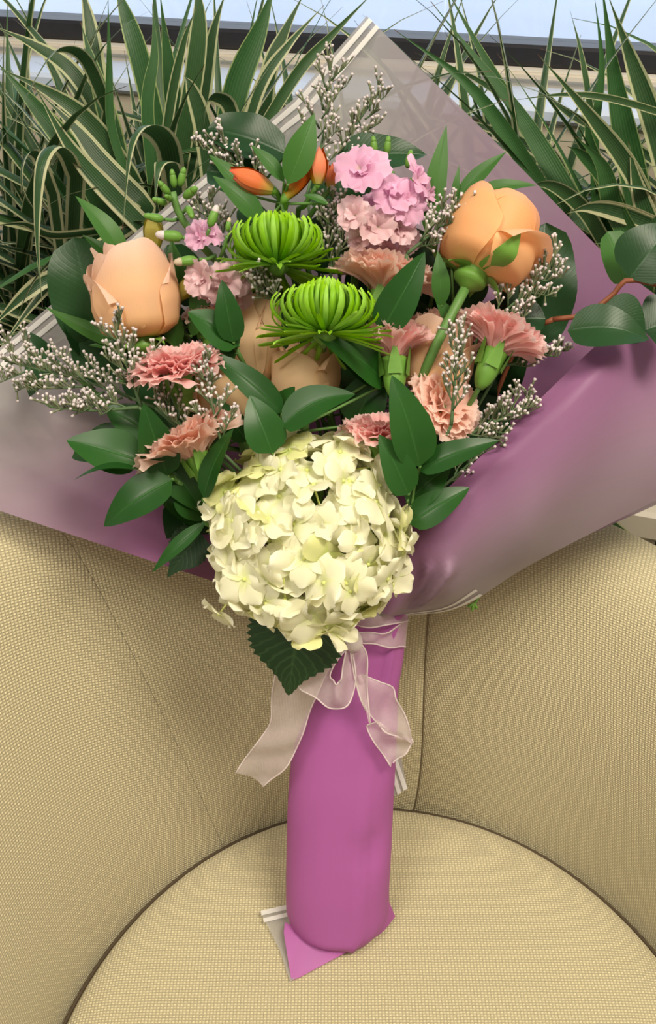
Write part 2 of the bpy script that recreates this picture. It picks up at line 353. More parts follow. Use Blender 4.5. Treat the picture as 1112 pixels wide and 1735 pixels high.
struct('trim_3', *wbox(-2.7, 2.7, 0.0, 0.10, 0.60, 0.880), M_BEIGE)
_V, _F, _uv = grid(24, 8, lambda u, v: W(-5+10*u, -0.45-7*v, 0.70+0.10*v+0.04*math.sin(u*19)+0.03*math.sin(u*7+v*9)))
struct('snowy_ground', _V, _F, plain('snow', (0.72, 0.78, 0.90), 0.7, 0.08, 3), sm=True)
# planter trough along the sill
pl = thing('planter_trough', 'cream painted wooden planter trough below the window, filled with striped plants', 'planter', W(0, 0.38, 0.0))
PL0, PL1 = 0.20, 0.575
nb = 6
for i in range(nb):
    a = -1.5+i*0.5
    wpart('board', *wbox(a+0.002, a+0.498, PL1-0.02, PL1, 0.02, 0.62, 0.004), M_PLANTER, pl, sm=False)
wpart('rim', *wbox(-1.5, 1.5, PL1-0.03, PL1+0.008, 0.622, 0.655, 0.004), M_PLANTER, pl, sm=False)
wpart('back_board', *wbox(-1.5, 1.5, PL0, PL0+0.02, 0.02, 0.655, 0.003), M_PLANTER, pl, sm=False)
for a in (-1.51, 1.51): wpart('end_board', *wbox(a-0.01, a+0.01, PL0, PL1, 0.02, 0.655, 0.003), M_PLANTER, pl, sm=False)
_V, _F, _ = grid(60, 8, lambda u, v: W(-1.49+2.98*u, PL0+0.02+(PL1-PL0-0.05)*v, 0.60+0.012*math.sin(u*70)*math.cos(v*9)))
wpart('soil', _V, _F, M_SOIL, pl, kind='stuff')

# ================================================================== armchair
CC = np.array([0.044, 0.232, 0.0])
PROF = catmull([(.250, .385), (.2645, .43), (.272, .48), (.282, .55), (.297, .62), (.317, .68), (.338, .722), (.362, .745), (.390, .750), (.414, .735), (.428, .70), (.432, .60), (.425, .35), (.405, .09)], 46)
PLEN = np.concatenate([[0], np.cumsum(np.linalg.norm(np.diff(PROF, axis=0), axis=1))])
def chair_pt(th, k, off=0.0):
    r, z = PROF[k]; h = .97-.0022*max(-45, min(45, th)) - 0.36*smooth(48, 105, abs(th)); z = 0.385+(z-0.385)*h if z > 0.385 else z
    a = math.radians(th); t = PROF[min(k+1, 45)]-PROF[max(k-1, 0)]; nn = unit([-t[1], t[0]])   # outward
    r += nn[0]*off; z += nn[1]*off
    return CC + np.array([-.024, .018, 0])*smooth(.43, .72, z) + np.array([r*math.sin(a), r*math.cos(a), z])
chair = thing('tub_armchair', 'beige woven tub armchair with a round seat holding the bouquet', 'armchair', CC)
def panel(name, a_top, a_bot, b_top, b_bot, rot, nth):
    V = []; UV = []; nz = len(PROF); c_, s_ = math.cos(rot), math.sin(rot)
    for k in range(nz):
        f = min(1, k/24); a0 = a_bot+(a_top-a_bot)*f; b0 = b_bot+(b_top-b_bot)*f
        for i in range(nth):
            t = i/(nth-1); t = t + 0.0; th = a0+(b0-a0)*t
            edge = min(i, nth-1-i); dp = 1.0 if (i < nth/2) == (a_top > 0) and (a_top > 0 or a_top < -100) is not None and abs((a0 if i < nth/2 else b0)) < 20 else .25; off = -0.0030*dp if edge == 0 else (-0.0006*dp if edge == 1 else 0.0)
            V.append(chair_pt(th, k, off)); x = math.radians(th)*0.31; y = PLEN[k]; UV.append((c_*x-s_*y, s_*x+c_*y))
    V = np.array(V)
    return wpart(name, V, gfaces(nth, nz)[::1], FAB, chair, uv=UV)
panel('back_panel', -40, -31, 13.8, 7.5, 0.10, 40)
panel('wing_panel', 13.85, 7.55, 132, 132, -0.22, 72)
panel('wing_panel', -132, -132, -40.05, -31.05, 0.30, 60)
# seam threads
for at_, ab_ in ((13.82, 7.52),):
    P = [chair_pt(ab_+(at_-ab_)*min(1, k/24), k, -0.0022) for k in range(46)]
    wpart('seam', *tube(P, 0.0007, 5), M_SEAM, chair)
# arm ends
for sgn in (-132, 132):
    P = np.array([chair_pt(sgn, k) for k in range(46)]); c = P.mean(0); fwd = np.array([math.cos(math.radians(sgn))*1.0, -math.sin(math.radians(sgn)), 0])*np.sign(sgn)
    V = [*P]; n = 46
    for s, o in ((0.93, 0.018), (0.7, 0.026), (0.35, 0.028)): V += [c+(p-c)*s + fwd*o for p in P]
    V.append(c+fwd*0.028); F = gfaces(46, 4)+[(3*n+i, 3*n+i+1, 4*n) for i in range(n-1)]+[(i*n+n-1, i*n, (i+1)*n, (i+1)*n+n-1) for i in range(3)]+[(4*n-1, 3*n, 4*n)]
    wpart('arm_front', np.array(V), F, FAB, chair, uv=[(p[0]+p[1], p[2]) for p in V])
# seat cushion
SR = [(0.0, .458), (.05, .4579), (.10, .4575), (.15, .4568), (.20, .4555), (.228, .4530), (.245, .4490), (.254, .4430), (.2585, .4350), (.259, .41), (.259, .35), (.257, .30)]
nt_ = 96; V = [CC+np.array([0, 0, .458])]; UV = [(0, 0)]; 
for r, z in SR[1:]:
    for i in range(nt_):
        a = 2*math.pi*i/nt_; p = CC+np.array([r*math.sin(a), r*math.cos(a), z]); V.append(p); rr = r+max(0, .44-z); UV.append((rr*math.sin(a), rr*math.cos(a)))
F = [(0, 1+(i+1) % nt_, 1+i) for i in range(nt_)]+[tuple(1+x for x in f) for f in gfaces(nt_, len(SR)-1, 0, True)]
wpart('seat_cushion', np.array(V), F, FAB, chair, uv=UV)
P = [CC+np.array([.2608*math.sin(a), .2608*math.cos(a), .4335]) for a in np.linspace(0, 2*math.pi, 90)]
wpart('seat_crevice_line', *tube(P, 0.0016, 6), M_CREVICE, chair)  # thin dark line painting the shade between cushion and back
V, F = tube([CC+np.array([0, 0, z]) for z in (.07, .32)], [.40, .25], 48); wpart('chair_base', V, F, FAB, chair, uv=[(p[0], p[2]) for p in V])
for a in (45, 135, 225, 315):
    x, y = .30*math.sin(math.radians(a)), .30*math.cos(math.radians(a))
    wpart('leg', *tube([CC+np.array([x, y, z]) for z in (0.0, .04, .09)], [.016, .02, .024], 12), M_WOOD, chair)

# ================================================================== striped plants behind the chair
def strap(P, w, side0, fold=0.22, nu=5, twist=0.0):
    P = np.asarray(P, float); n = len(P); V = []; UV = []; prev = unit(side0)
    for j in range(n):
        v = j/(n-1); t = unit(P[min(j+1, n-1)]-P[max(j-1, 0)]); prev = unit(prev-t*np.dot(prev, t)); nn = np.cross(prev, t)
        a = twist*v; s = prev*math.cos(a)+nn*math.sin(a); n2 = np.cross(s, t)
        ww = w*(0.55+0.45*smooth(0, .25, v))*(1-smooth(.45, 1.0, v)**1.6*0.97)/2
        for i in range(nu):
            u = i/(nu-1)*2-1; V.append(P[j]+s*u*ww+n2*ww*fold*abs(u)**1.3*2); UV.append((i/(nu-1), v))
    return np.array(V), gfaces(nu, n), np.array(UV)
CL = [('left', -0.60, .97), ('left', -0.36, .93), ('left', -0.17, .91), ('left', 0.0, .97), ('right', 0.20, .93), ('right', 0.40, .88), ('right', 0.57, .90)]
PLANT_LABEL = ['striped plant at the far left end of the planter', 'striped plant left of the peach rose with arching cream-edged leaves',
  'tall striped plant behind the left side of the wrap', 'striped plant directly behind the tip of the wrap',
  'sparse striped plant right of the wrap tip, leaves leaning left over the sill', 'tall upright striped plant at the right edge', 'striped plant at the far right end of the planter']
plants = [thing('striped_plant', PLANT_LABEL[i], 'plant', (x, y, .60), 'striped plants in the planter') for i, (s, x, y) in enumerate(CL)]
def clear_of_bouquet(P):
    for x, y, z in P:
        lim = .48+.478*(z-.70)+.105
        if abs(x-.03) < .42 and y < max(lim, .64): return False
        if y < .62: return False
        wy = WY+WS*x-0.03
        if y > wy-0.0 and z > .6: return False
        if y > wy-.17 and z < .90: return False
    return True
def auto_leaf(root, x, y, rnd, az=None, low=False):
    for _ in range(25):
        a = rnd.uniform(0, 2*math.pi) if az is None else rnd.gauss(az, .6)
        el = math.radians(rnd.uniform(52, 86)) if not low else math.radians(rnd.uniform(28, 62)); L = rnd.uniform(.34, .56) if not low else rnd.uniform(.26, .44)
        droop = rnd.choice([0.5, .9, 1.5, 2.3])*rnd.uniform(.8, 1.2); n = 14
        p = np.array([x+rnd.gauss(0, .035), y+rnd.gauss(0, .025), .62]); P = [p]
        for k in range(n-1):
            e = el-droop*(k/(n-1))**1.7; p = p+np.array([math.cos(a)*math.cos(e), math.sin(a)*math.cos(e), math.sin(e)])*L/(n-1); P.append(p)
        if clear_of_bouquet(P) and P[-1][2] > .5: break
    else: return
    w = rnd.uniform(.011, .021); side = np.array([-math.sin(a), math.cos(a), 0])
    V, F, UV = strap(P, w, side, rnd.uniform(.1, .3), 5, rnd.uniform(-.7, .7))
    wpart('leaf', V, F, rnd.choice([M_STRAP, M_STRAP, M_STRAP2, M_STRAP3]), root, uv=UV)
rnd = random.Random(11)
for (s, x, y), root, cnt in zip(CL, plants, (60, 150, 140, 60, 60, 80, 50)):
    for k in range(cnt): auto_leaf(root, x, y, rnd, None, k % 3 == 0)
for pi_ in (4, 5):
    for k in range(44): auto_leaf(plants[pi_], CL[pi_][1]+.02, CL[pi_][2], rnd, math.pi*.95, k % 2 == 0)
for k in range(40): auto_leaf(plants[1], CL[1][1], CL[1][2]-.05, rnd, math.pi*1.0, k % 2 == 0)
# leaves that stand out in the photograph: foot to tip, depth at foot and tip, width
LEAFPX = [
 (2, [(295, 330), (284, 245), (252, 213), (222, 240), (207, 390)], .84, .70, 44, 1), (2, [(215, 330), (190, 225), (160, 120), (137, 38)], .86, .90, 36, 2),
 (2, [(200, 330), (165, 130), (150, 30), (133, -40)], .92, .98, 34, 0), (2, [(262, 330), (250, 180), (262, 90), (258, 6)], .84, .88, 22, 2),
 (2, [(285, 300), (240, 110), (212, 20), (190, -40)], .92, .97, 36, 2), (2, [(215, 300), (188, 210), (185, 100), (183, -15)], .83, .86, 15, 2),
 (1, [(230, 310), (160, 215), (90, 160), (-10, 112)], .84, .84, 32, 0), (1, [(205, 260), (130, 130), (60, 78), (-20, 40)], .90, .93, 30, 0),
 (1, [(185, 190), (145, 100), (105, 82), (75, 108), (18, 215)], .86, .78, 26, 0), (1, [(200, 400), (130, 270), (60, 180), (-10, 100)], .82, .84, 40, 2),
 (1, [(130, 300), (112, 258), (85, 247), (66, 290), (62, 400), (72, 520)], .80, .70, 34, 1), (1, [(90, 330), (62, 262), (40, 270), (38, 320), (75, 380)], .80, .74, 24, 1),
 (3, [(310, 330), (340, 180), (360, 60), (385, -20)], .92, .96, 30, 0), (3, [(370, 300), (400, 150), (440, 50), (470, -40)], .90, .95, 44, 2),
 (3, [(400, 290), (440, 150), (490, 75), (550, 8)], .88, .92, 22, 1), (2, [(300, 300), (330, 120), (338, 20), (328, -40)], .92, .95, 34, 0),
 (2, [(270, 320), (290, 170), (312, 70), (333, 12)], .84, .86, 18, 0), (3, [(360, 330), (345, 215), (325, 150), (312, 128)], .83, .84, 34, 0),
 (3, [(400, 280), (390, 185), (366, 163), (350, 172), (345, 220)], .84, .80, 28, 0), (3, [(420, 260), (500, 130), (560, 62), (640, -20)], .86, .90, 20, 0),
 (2, [(300, 350), (292, 285), (279, 272), (268, 285), (262, 350)], .78, .72, 36, 1), (1, [(230, 380), (130, 440), (60, 510), (-20, 620)], .80, .70, 22, 1),
 (1, [(190, 390), (90, 400), (40, 380), (-20, 384)], .80, .76, 22, 1), (1, [(250, 350), (170, 270), (130, 220), (60, 150)], .80, .82, 34, 0),
 (1, [(280, 420), (190, 330), (120, 250), (55, 140)], .78, .80, 36, 1), (1, [(150, 480), (90, 470), (40, 500), (-20, 560)], .76, .70, 26, 1), (1, [(190, 420), (120, 420), (60, 470), (20, 560)], .76, .70, 22, 1),
 (3, [(440, 270), (455, 130), (480, 60), (520, -20)], .94, .98, 30, 0), (3, [(330, 300), (300, 200), (285, 100), (270, -20)], .95, .98, 34, 2),
 (5, [(1100, 430), (1075, 300), (1045, 150), (1018, -40)], .86, .90, 46, 2), (6, [(1140, 330), (1105, 200), (1070, 100), (1030, -10)], .86, .90, 38, 0),
 (5, [(1000, 400), (950, 310), (870, 180), (730, 2)], .84, .92, 36, 2), (5, [(1040, 420), (960, 330), (840, 130), (745, -40)], .92, 1.0, 26, 2),
 (5, [(1130, 440), (1075, 300), (1000, 195), (912, 92)], .80, .80, 32, 0), (4, [(960, 400), (905, 300), (800, 150), (668, 50)], .82, .86, 28, 2),
 (5, [(1010, 360), (1008, 230), (1020, 110), (1006, -20)], .86, .88, 15, 2), (5, [(1020, 330), (1000, 180), (985, 90), (966, 16)], .88, .92, 12, 0),
 (5, [(1030, 420), (985, 350), (930, 312), (880, 322)], .80, .74, 26, 0), (6, [(1150, 400), (1060, 362), (1000, 350), (960, 362)], .80, .74, 32, 1),
 (5, [(1080, 420), (1030, 310), (985, 260), (962, 248)], .80, .80, 26, 2), (4, [(980, 330), (900, 250), (820, 215), (735, 198)], .90, .96, 18, 0),
 (6, [(1150, 200), (1040, 168), (960, 160), (868, 170)], .86, .86, 12, 0), (4, [(960, 350), (880, 285), (820, 262), (770, 262)], .84, .84, 20, 0),
 (4, [(940, 380), (880, 330), (840, 295), (800, 250)], .86, .90, 26, 1), (5, [(1060, 400), (1020, 300), (1000, 240), (990, 170)], .84, .84, 26, 2),
 (4, [(960, 300), (880, 190), (800, 130), (700, 88)], .96, 1.02, 12, 0), (6, [(1150, 300), (1060, 240), (960, 190), (905, 130)], .90, .92, 18, 0),
 (5, [(1090, 440), (1040, 350), (1020, 280), (975, 230)], .78, .78, 34, 2), (6, [(1140, 460), (1112, 400), (1085, 330), (1065, 240)], .78, .80, 34, 1),
 (5, [(1000, 420), (960, 340), (950, 280), (900, 200)], .88, .90, 24, 0), (6, [(1180, 1000), (1060, 905), (1040, 880), (1068, 840)], .67, .67, 16, 1)]
for pi, pts, y0, y1, wpx, mi in LEAFPX:
    Q = catmull([(*p, y0+(y1-y0)*i/(len(pts)-1)) for i, p in enumerate(pts)], 18)
    P = np.array([atY(*q) for q in Q])
    if pts[0][1] < 460:                                    # carry the leaf down to its own crown in the soil
        foot = np.array([CL[pi][1]+rnd.gauss(0, .03), CL[pi][2]+rnd.gauss(0, .02), .60])
        P = np.vstack([catmull([foot, foot*.35+P[0]*.65+np.array([0, .01, -.02]), P[0]], 7)[:-1], P])
    t = unit(P[-1]-P[0]); side = np.cross(t, unit(CAM-P[len(P)//2]))
    V, F, UV = strap(P, wpx/ppm(P[len(P)//2]), side, rnd.uniform(.06, .2), 5, rnd.uniform(-.3, .3))
    wpart('leaf', V, F, (M_STRAP, M_STRAP2, M_STRAP3)[mi], plants[pi], uv=UV)

# ================================================================== bouquet wrap
wrap = thing('bouquet_wrap', 'frosted purple film wrapped around the flowers and their stems', 'wrapping film', B(560, 1600, 0))
OUT = [(-70, 842, .035), (-110, 720, .0), (-12, 598, -.03), (170, 445, -.05), (350, 292, -.06), (500, 168, -.07), (622, 26, -.085), (800, 203, -.08), (1050, 452, -.055), (1190, 560, -.04), (1240, 690, -.03), (1230, 800, 0.0)]
INN = [(560, 1050, .034), (545, 1040, .02), (560, 1035, .0), (585, 1030, -.02), (600, 1030, -.03), (620, 1030, -.035), (640, 1030, -.035), (660, 1030, -.035), (680, 1030, -.03), (695, 1032, -.02), (700, 1036, -.005), (690, 1042, .012)]
CLEAR = [.55, .8, .95, .95, .95, 1.0, 1.0, .60, .15, .2, .5, .9]
NA, NR = 89, 30
_ob = np.array([B(*p) for p in OUT]); o_ = np.array([[np.interp(t, range(12), _ob[:, k]) for k in range(3)] for t in np.linspace(0, 11, NA)]); i_ = catmull([B(*p) for p in INN], NA); c_ = np.interp(np.linspace(0, 11, NA), range(12), CLEAR)
V = []; T = []; UV = []
for j in range(NR):
    v = j/(NR-1)
    for i in range(NA):
        q = i_[i]+(o_[i]-i_[i])*v; s = i/(NA-1)
        bulge = -0.035*math.sin(math.pi*v)*smooth(.1, .3, s)*(1-smooth(.75, .95, s))
        rip = 0.004*v*math.sin(s*37+v*3)*(0.4+0.6*math.sin(s*11)**2)+0.010*math.exp(-((v-.72-.35*(s-.6))/.03)**2)*smooth(.5, .56, s)*(1-smooth(.70, .8, s))
        V.append(q+NRM*(bulge+rip)); T.append(1-c_[i]*smooth(.42, .93, v)); UV.append((s, v))
FANV = np.array(V)
wpart('back_sheet', FANV, gfaces(NA, NR), M_FILM, wrap, UV, T)
# two white stripes printed along the left edge of the sheet
fan = FANV.reshape(NR, NA, 3)
for w0, w1 in ((5, 13), (21, 29)):
    rows = []; a0, a1 = 14, 46
    for i in range(a0, a1):
        r_ = i_[i]-o_[i]; e_ = unit(o_[i+1]-o_[i-1]); pr_ = np.linalg.norm(r_-e_*np.dot(r_, e_)); k_ = ppm(o_[i])
        for w in (w0, w1):
            x = (1-w/k_/pr_)*(NR-1); j = min(int(x), NR-2); f = x-j; rows.append(fan[j, i]*(1-f)+fan[j+1, i]*f+NRM*.0012)
    tr_ = unit(fan[-1, 54]-fan[-1, 48])
    for w in (w0, w1): rows.append(fan[-1, 48]+tr_*w/ppm(fan[-1, 48])+NRM*.0012)
    n = a1-a0+1; F = [(2*k, 2*k+1, 2*k+3, 2*k+2) for k in range(n-1)]
    wpart('white_stripe', np.array(rows), F, M_STRIPE, wrap)
# front flap on the right, folded over
FE = [(640, 1035, .040), (668, 960, .050), (705, 888, .058), (780, 815, .062), (860, 738, .060), (1003, 600, .050), (1090, 528, .020), (1190, 500, -.02)]
LE = [(690, 1042, .014), (760, 1034, .022), (815, 1010, .024), (880, 968, .024), (960, 925, .022), (1112, 848, .020), (1180, 815, .010), (1236, 770, .0)]
nf, ng = 73, 29
fe = catmull([B(*p) for p in FE], nf); le = catmull([B(*p) for p in LE], nf); V = []; T = []; UV = []
for j in range(ng):
    v = j/(ng-1)
    for i in range(nf):
        s = i/(nf-1); q = fe[i]+(le[i]-fe[i])*v
        b = .022*math.sin(math.pi*v)*math.sin(math.pi*min(1, s*1.1+.05)) + .004*math.sin(s*21+v*5)*v*(1-v)*4
        roll = -.010*(1-smooth(0, .10, v))                   # the folded edge turns inward
        crease = .010*max(0, 1-abs(v-.50-.9*(.22-s))/.09)*smooth(.02, .10, s)*(1-smooth(.27, .31, s))+.006*max(0, 1-abs(v-.34-1.1*(.20-s))/.07)*smooth(.08, .14, s)*(1-smooth(.22, .26, s))
        V.append(q+NRM*(b+roll+crease)); T.append(.95-.75*smooth(.05, .9, v)*(1-.35*smooth(.5, .8, s))); UV.append((s, v))
FLV = np.array(V); wpart('front_flap', FLV, gfaces(nf, ng), M_FILM, wrap, UV, T)
fl = FLV.reshape(ng, nf, 3)
for v0, v1 in ((.955, .998), (.86, .90)):
    rows = []; n = 22
    for i in range(n):
        f0 = max(0.0, 1-i/13); w0 = v0+(v1-v0)*.5-(v1-v0)*.5*(.25+f0*.75)
        for v in (v0, v1):
            x = v*(ng-1); j = min(int(x), ng-2); f = x-j; rows.append(fl[j, i]*(1-f)+fl[j+1, i]*f+NRM*.0012)
    wpart('white_stripe', np.array(rows), [(2*k, 2*k+1, 2*k+3, 2*k+2) for k in range(n-1)], M_STRIPE, wrap)
# sleeve around the stems
ROWS = [(1030, 585, 692), (1060, 582, 689), (1085, 578, 686), (1110, 565, 684), (1165, 545, 675), (1225, 515, 674), (1275, 496, 671), (1340, 489, 668), (1420, 486, 664), (1500, 485, 660), (1545, 487, 657), (1570, 503, 638), (1590, 545, 620), (1606, 594, 606)]
seg = 40; rows = []
for (y, l, r) in catmull(ROWS, 44):
    c = B((l+r)/2, y, 0); hw = (r-l)/2/ppm(c); dep = min(.030, hw*.85); sh = np.clip((y-1030)/570, 0, 1)
    for k in range(seg):
        a = 2*math.pi*k/seg; x = math.copysign(abs(math.cos(a))**.8, math.cos(a)); yv = math.sin(a)
        ridge = .0045*math.exp(-((x-.35)/.10)**2)*smooth(.25, .6, sh)+.0055*math.exp(-((x-.1-.5*(1-sh))/.06)**2)*(1-smooth(.15, .45, sh))
        dim = -.006*math.exp(-((sh-.66)/.03)**2-((x-.55)/.25)**2)+.0016*math.sin(sh*24+x*3)*x
        p = c+RGT*hw*x+NRM*(dep*yv+(ridge+dim)*(yv > 0))
        p[2] = max(p[2], .4585); rows.append(p)
V = np.array(rows); wpart('stem_sleeve', V, gfaces(seg, 44, 0, True), M_SLEEVE, wrap, attr=np.ones(len(V)))
# the tail of the film, folded flat on the seat
def seat_z(p): return .4605
def flat(poly, lift, n=8):
    P = [atZ(x, y, .4595+h) for (x, y), h in zip(poly, lift)]; c = np.mean(P, 0); return P
tailP = [[(483, 1562), (540, 1592), (603, 1606)], [(481, 1580), (522, 1612), (592, 1611)], [(487, 1618), (515, 1636), (560, 1628)], [(494, 1662), (500, 1659), (508, 1656)]]
tl = [[.012, .010, .006], [.012, .006, .003], [.007, .004, .002], [.001, .001, .001]]
V = []
for rws, hs in zip(tailP, tl):
    V += list(catmull([atZ(x, y, .4595+h) for (x, y), h in zip(rws, hs)], 9))
wpart('folded_tail', np.array(V), gfaces(9, 4), M_SLEEVE, wrap, attr=np.ones(36))
V = []
for rws, hs in zip([[(600, 1607), (640, 1575), (658, 1524)], [(603, 1606), (645, 1582), (670, 1553)]], [[.008, .012, .02], [.001, .001, .001]]):
    V += list(catmull([atZ(x, y, .4595+h) for (x, y), h in zip(rws, hs)], 9))
wpart('folded_tail', np.array(V), gfaces(9, 2), M_SLEEVE, wrap, attr=np.ones(18))
V = [atZ(x, y, z) for x, y, z in ((442, 1546, .463), (520, 1528, .463), (520, 1640, .461), (492, 1664, .461), (475, 1612, .461))]
wpart('clear_corner', np.array(V), [(0, 4, 3, 2, 1)], M_SLEEVE, wrap, attr=np.zeros(5))
for q in ([(442, 1543), (500, 1530), (500, 1538), (443, 1551)], [(446, 1556), (500, 1543), (500, 1550), (447, 1563)]):
    wpart('white_stripe', np.array([atZ(x, y, .4640) for x, y in q]), [(0, 3, 2, 1)], M_STRIPE, wrap)
V = [B(x, y, -.012) for x, y in ((655, 1270), (676, 1262), (690, 1335), (664, 1352))]; wpart('clear_corner', np.array(V), [(0, 1, 2, 3)], M_FILM, wrap, attr=np.zeros(4))
for q in ([(668, 1290), (674, 1288), (691, 1336), (684, 1340)], [(660, 1300), (666, 1298), (680, 1343), (674, 1347)]):
    wpart('white_stripe', np.array([B(x, y, -.0105) for x, y in q]), [(0, 1, 2, 3)], M_STRIPE, wrap)

# ================================================================== ribbon
rib = thing('organza_ribbon', 'sheer pale pink organza ribbon tied in a bow around the stem sleeve', 'ribbon', B(612, 1090, .04))
def strip(name, rowsL, rowsR, n=26, nu=9, edges=True, wav=.0015):
    L_ = catmull([B(*p) for p in rowsL], n); R_ = catmull([B(*p) for p in rowsR], n); V = []
    for j in range(n):
        for i in range(nu):
            u = i/(nu-1); V.append(L_[j]+(R_[j]-L_[j])*u+NRM*(.004*math.sin(math.pi*u)*math.sin(j*.35+1)+wav*math.sin(j*.9+u*5)))
    V = np.array(V); o = wpart(name, V, gfaces(nu, n), M_RIB, rib)
    if edges:
        g = V.reshape(n, nu, 3)
        for k in (0, nu-1): wpart('selvage', *tube(g[:, k]+NRM*.0004, .00055, 5), M_RIBE, rib, parent=o)
    return o
strip('band', [(594, 1068, .034), (625, 1072, .033), (660, 1070, .028), (692, 1048, .010)], [(600, 1086, .034), (625, 1090, .033), (660, 1096, .028), (688, 1096, .010)], 16)
strip('upper_wrap', [(600, 1035, .036), (640, 1030, .036), (690, 1028, .012)], [(596, 1058, .036), (640, 1062, .036), (692, 1050, .012)], 12)
strip('left_tail', [(560, 1080, .045), (480, 1120, .042), (462, 1170, .040), (458, 1225, .036), (430, 1265, .033), (400, 1308, .030)], [(592, 1085, .046), (560, 1130, .042), (531, 1190, .040), (512, 1245, .037), (488, 1295, .034), (446, 1333, .030)], 30)
strip('left_loop', [(575, 1075, .048), (540, 1110, .055), (505, 1160, .058), (540, 1185, .060), (566, 1202, .060), (592, 1190, .058), (603, 1150, .056), (597, 1100, .050)], [(598, 1080, .048), (580, 1108, .056), (560, 1140, .062), (566, 1155, .064), (572, 1158, .064), (578, 1150, .063), (582, 1125, .058), (588, 1092, .050)], 34)
strip('right_loop', [(592, 1092, .048), (598, 1130, .054), (606, 1168, .055), (620, 1205, .050)], [(606, 1080, .048), (622, 1110, .054), (622, 1160, .053), (628, 1230, .048)], 20)
strip('right_tail', [(600, 1140, .050), (615, 1190, .048), (640, 1225, .044), (655, 1240, .042), (698, 1258, .037)], [(612, 1143, .050), (662, 1162, .047), (672, 1185, .044), (690, 1220, .040), (698, 1256, .036)], 22)
strip('right_tail_end', [(640, 1220, .041), (622, 1232, .041), (640, 1265, .038), (662, 1297, .035)], [(698, 1252, .036), (699, 1258, .035), (688, 1275, .034), (666, 1293, .034)], 16)
P = catmull([B(x, y, d) for x, y, d in ((578, 1068, .044), (590, 1078, .050), (600, 1090, .051), (606, 1098, .046))], 9)
wpart('knot', *tube(P, [.003, .006, .008, .0085, .008, .0075, .006, .004, .002], 10), M_RIBE, rib)

# ================================================================== flowers
GROUP = {}
def stem_to_tie(root, base, axis, r0=.0022, mat=None, tie=None, name='stem', back=.035, run=.022):
    e = tie if tie is not None else B(635+random.uniform(-22, 22), 1045, random.uniform(-.012, .012))
    base = np.asarray(base); m1 = base-unit(axis)*run-NRM*back*.6
    lowz = e+AX*.10
    P = catmull([base, m1, (m1+lowz)/2-NRM*back*.7, lowz, e], 16)
    wpart(name, *tube(P, r0, 7), mat or M_STEM, root)

# ---- roses
def rose_petal(layer, R, H, W_, flare, seed, top=1.0):
    r_ = random.Random(seed); ph = r_.uniform(0, 6); lean = r_.uniform(-.10, .10)
    pv = [0, .10, .28, .52, .80, 1.0]; pr = [.14, .52, .88, 1.0, .96, .87]; pz = [0, .02, .15, .46, .80, 1.0]
    def f(u, v):
        a = u*2-1; r = np.interp(v, pv, pr)*layer*R; z = np.interp(v, pv, pz)
        wd = W_*(.62+.44*math.sin(math.pi*min(1, .10+.66*v)))*(1-.10*max(0, v-.85)/.15); ang = a*wd
        cut = (abs(a)**3.2)*.34*v**2*H; peak = .022*H*math.exp(-((a-lean*3)/.16)**2)*v**6
        zz = z*H*top+peak-cut
        curl = max(0, v-.74)/.26; ec = max(0, abs(a)-.55)/.45
        r += R*flare*curl**1.5; zz -= R*flare*.30*curl**2.2           # the rim rolls outwards
        r += R*.05*ec*ec*v*(1 if layer > .6 else .2)+R*.012*math.sin(ang*4+ph+v*3)*v
        zz += R*.025*math.sin(a*4+ph)*v**3
        return (r*math.cos(ang), r*math.sin(ang), zz)
    return grid(19, 16, f)
def build_rose(label, px, py, d, axis, Rpx, Hpx, mat, outer, spin=0, group='peach roses in the bouquet', sep=0, up=(), **kw):
    pos = B(px, py, d); k = ppm(pos); R, H = Rpx/k, Hpx/k; M = frame(pos, axis, spin); root = thing('rose', label, 'flower', M, group); rad = math.radians
    lay = [(s, rad(a), w, fl, tp) for s, a, w, fl, tp in outer]
    for i in range(3): lay.append((.80-.025*i, i*2.094+.5, 1.15, .16, 1.0+.02*i))
    for i in range(3): lay.append((.62-.03*i, i*2.094+1.4, 1.2, .06, 1.03))
    for i in range(3): lay.append((.42-.05*i, i*2.1+.3, 1.3, -.06, 1.02))
    lay.append((.22, .2, 2.2, -.2, 1.0)); sd = sum(map(ord, label)) % 997
    for i, (s_, a, w, fl, tp) in enumerate(lay):
        V, F, UV = rose_petal(s_, R, H, w, fl, sd+i, tp)
        part('petal', mk('petal', V, F, mat, UV), root, Matrix.Rotation(a, 4, 'Z'))
    P = [(0, 0, z) for z in np.linspace(-.40*R, .10*R, 9)]; rr = [.11*R, .17*R, .28*R, .35*R, .36*R, .33*R, .32*R, .34*R, .28*R]
    V, F = tube(P, rr, 14); part('receptacle', mk('receptacle', V, F, M_SEPAL), root)
    for i in range(5):
        a = i*2*math.pi/5+sep
        def f(u, v, i=i):
            x = u*2-1; w = .27*R*(1-v**1.3)*(.6+.4*min(1, v*5)); z = .44*H*v; r = R*1.10*np.interp(v*.40, [0, .02, .08, .15, .46], [.34, .70, .93, 1.03, 1.10])
            if i not in up: r = R*(.3+.45*v); z = R*(-.05-.30*v*v+.1*v)
            return (r-.5*x*x*w*w/R, x*w, z+abs(x)*.04*R)
        V, F, UV = grid(5, 9, f); part('sepal', mk('sepal', V, F, M_SEPAL, UV), root, Matrix.Rotation(a, 4, 'Z'))
    stem_to_tie(root, pos-unit(axis)*.34*R, axis, .0034, **kw)
    return root
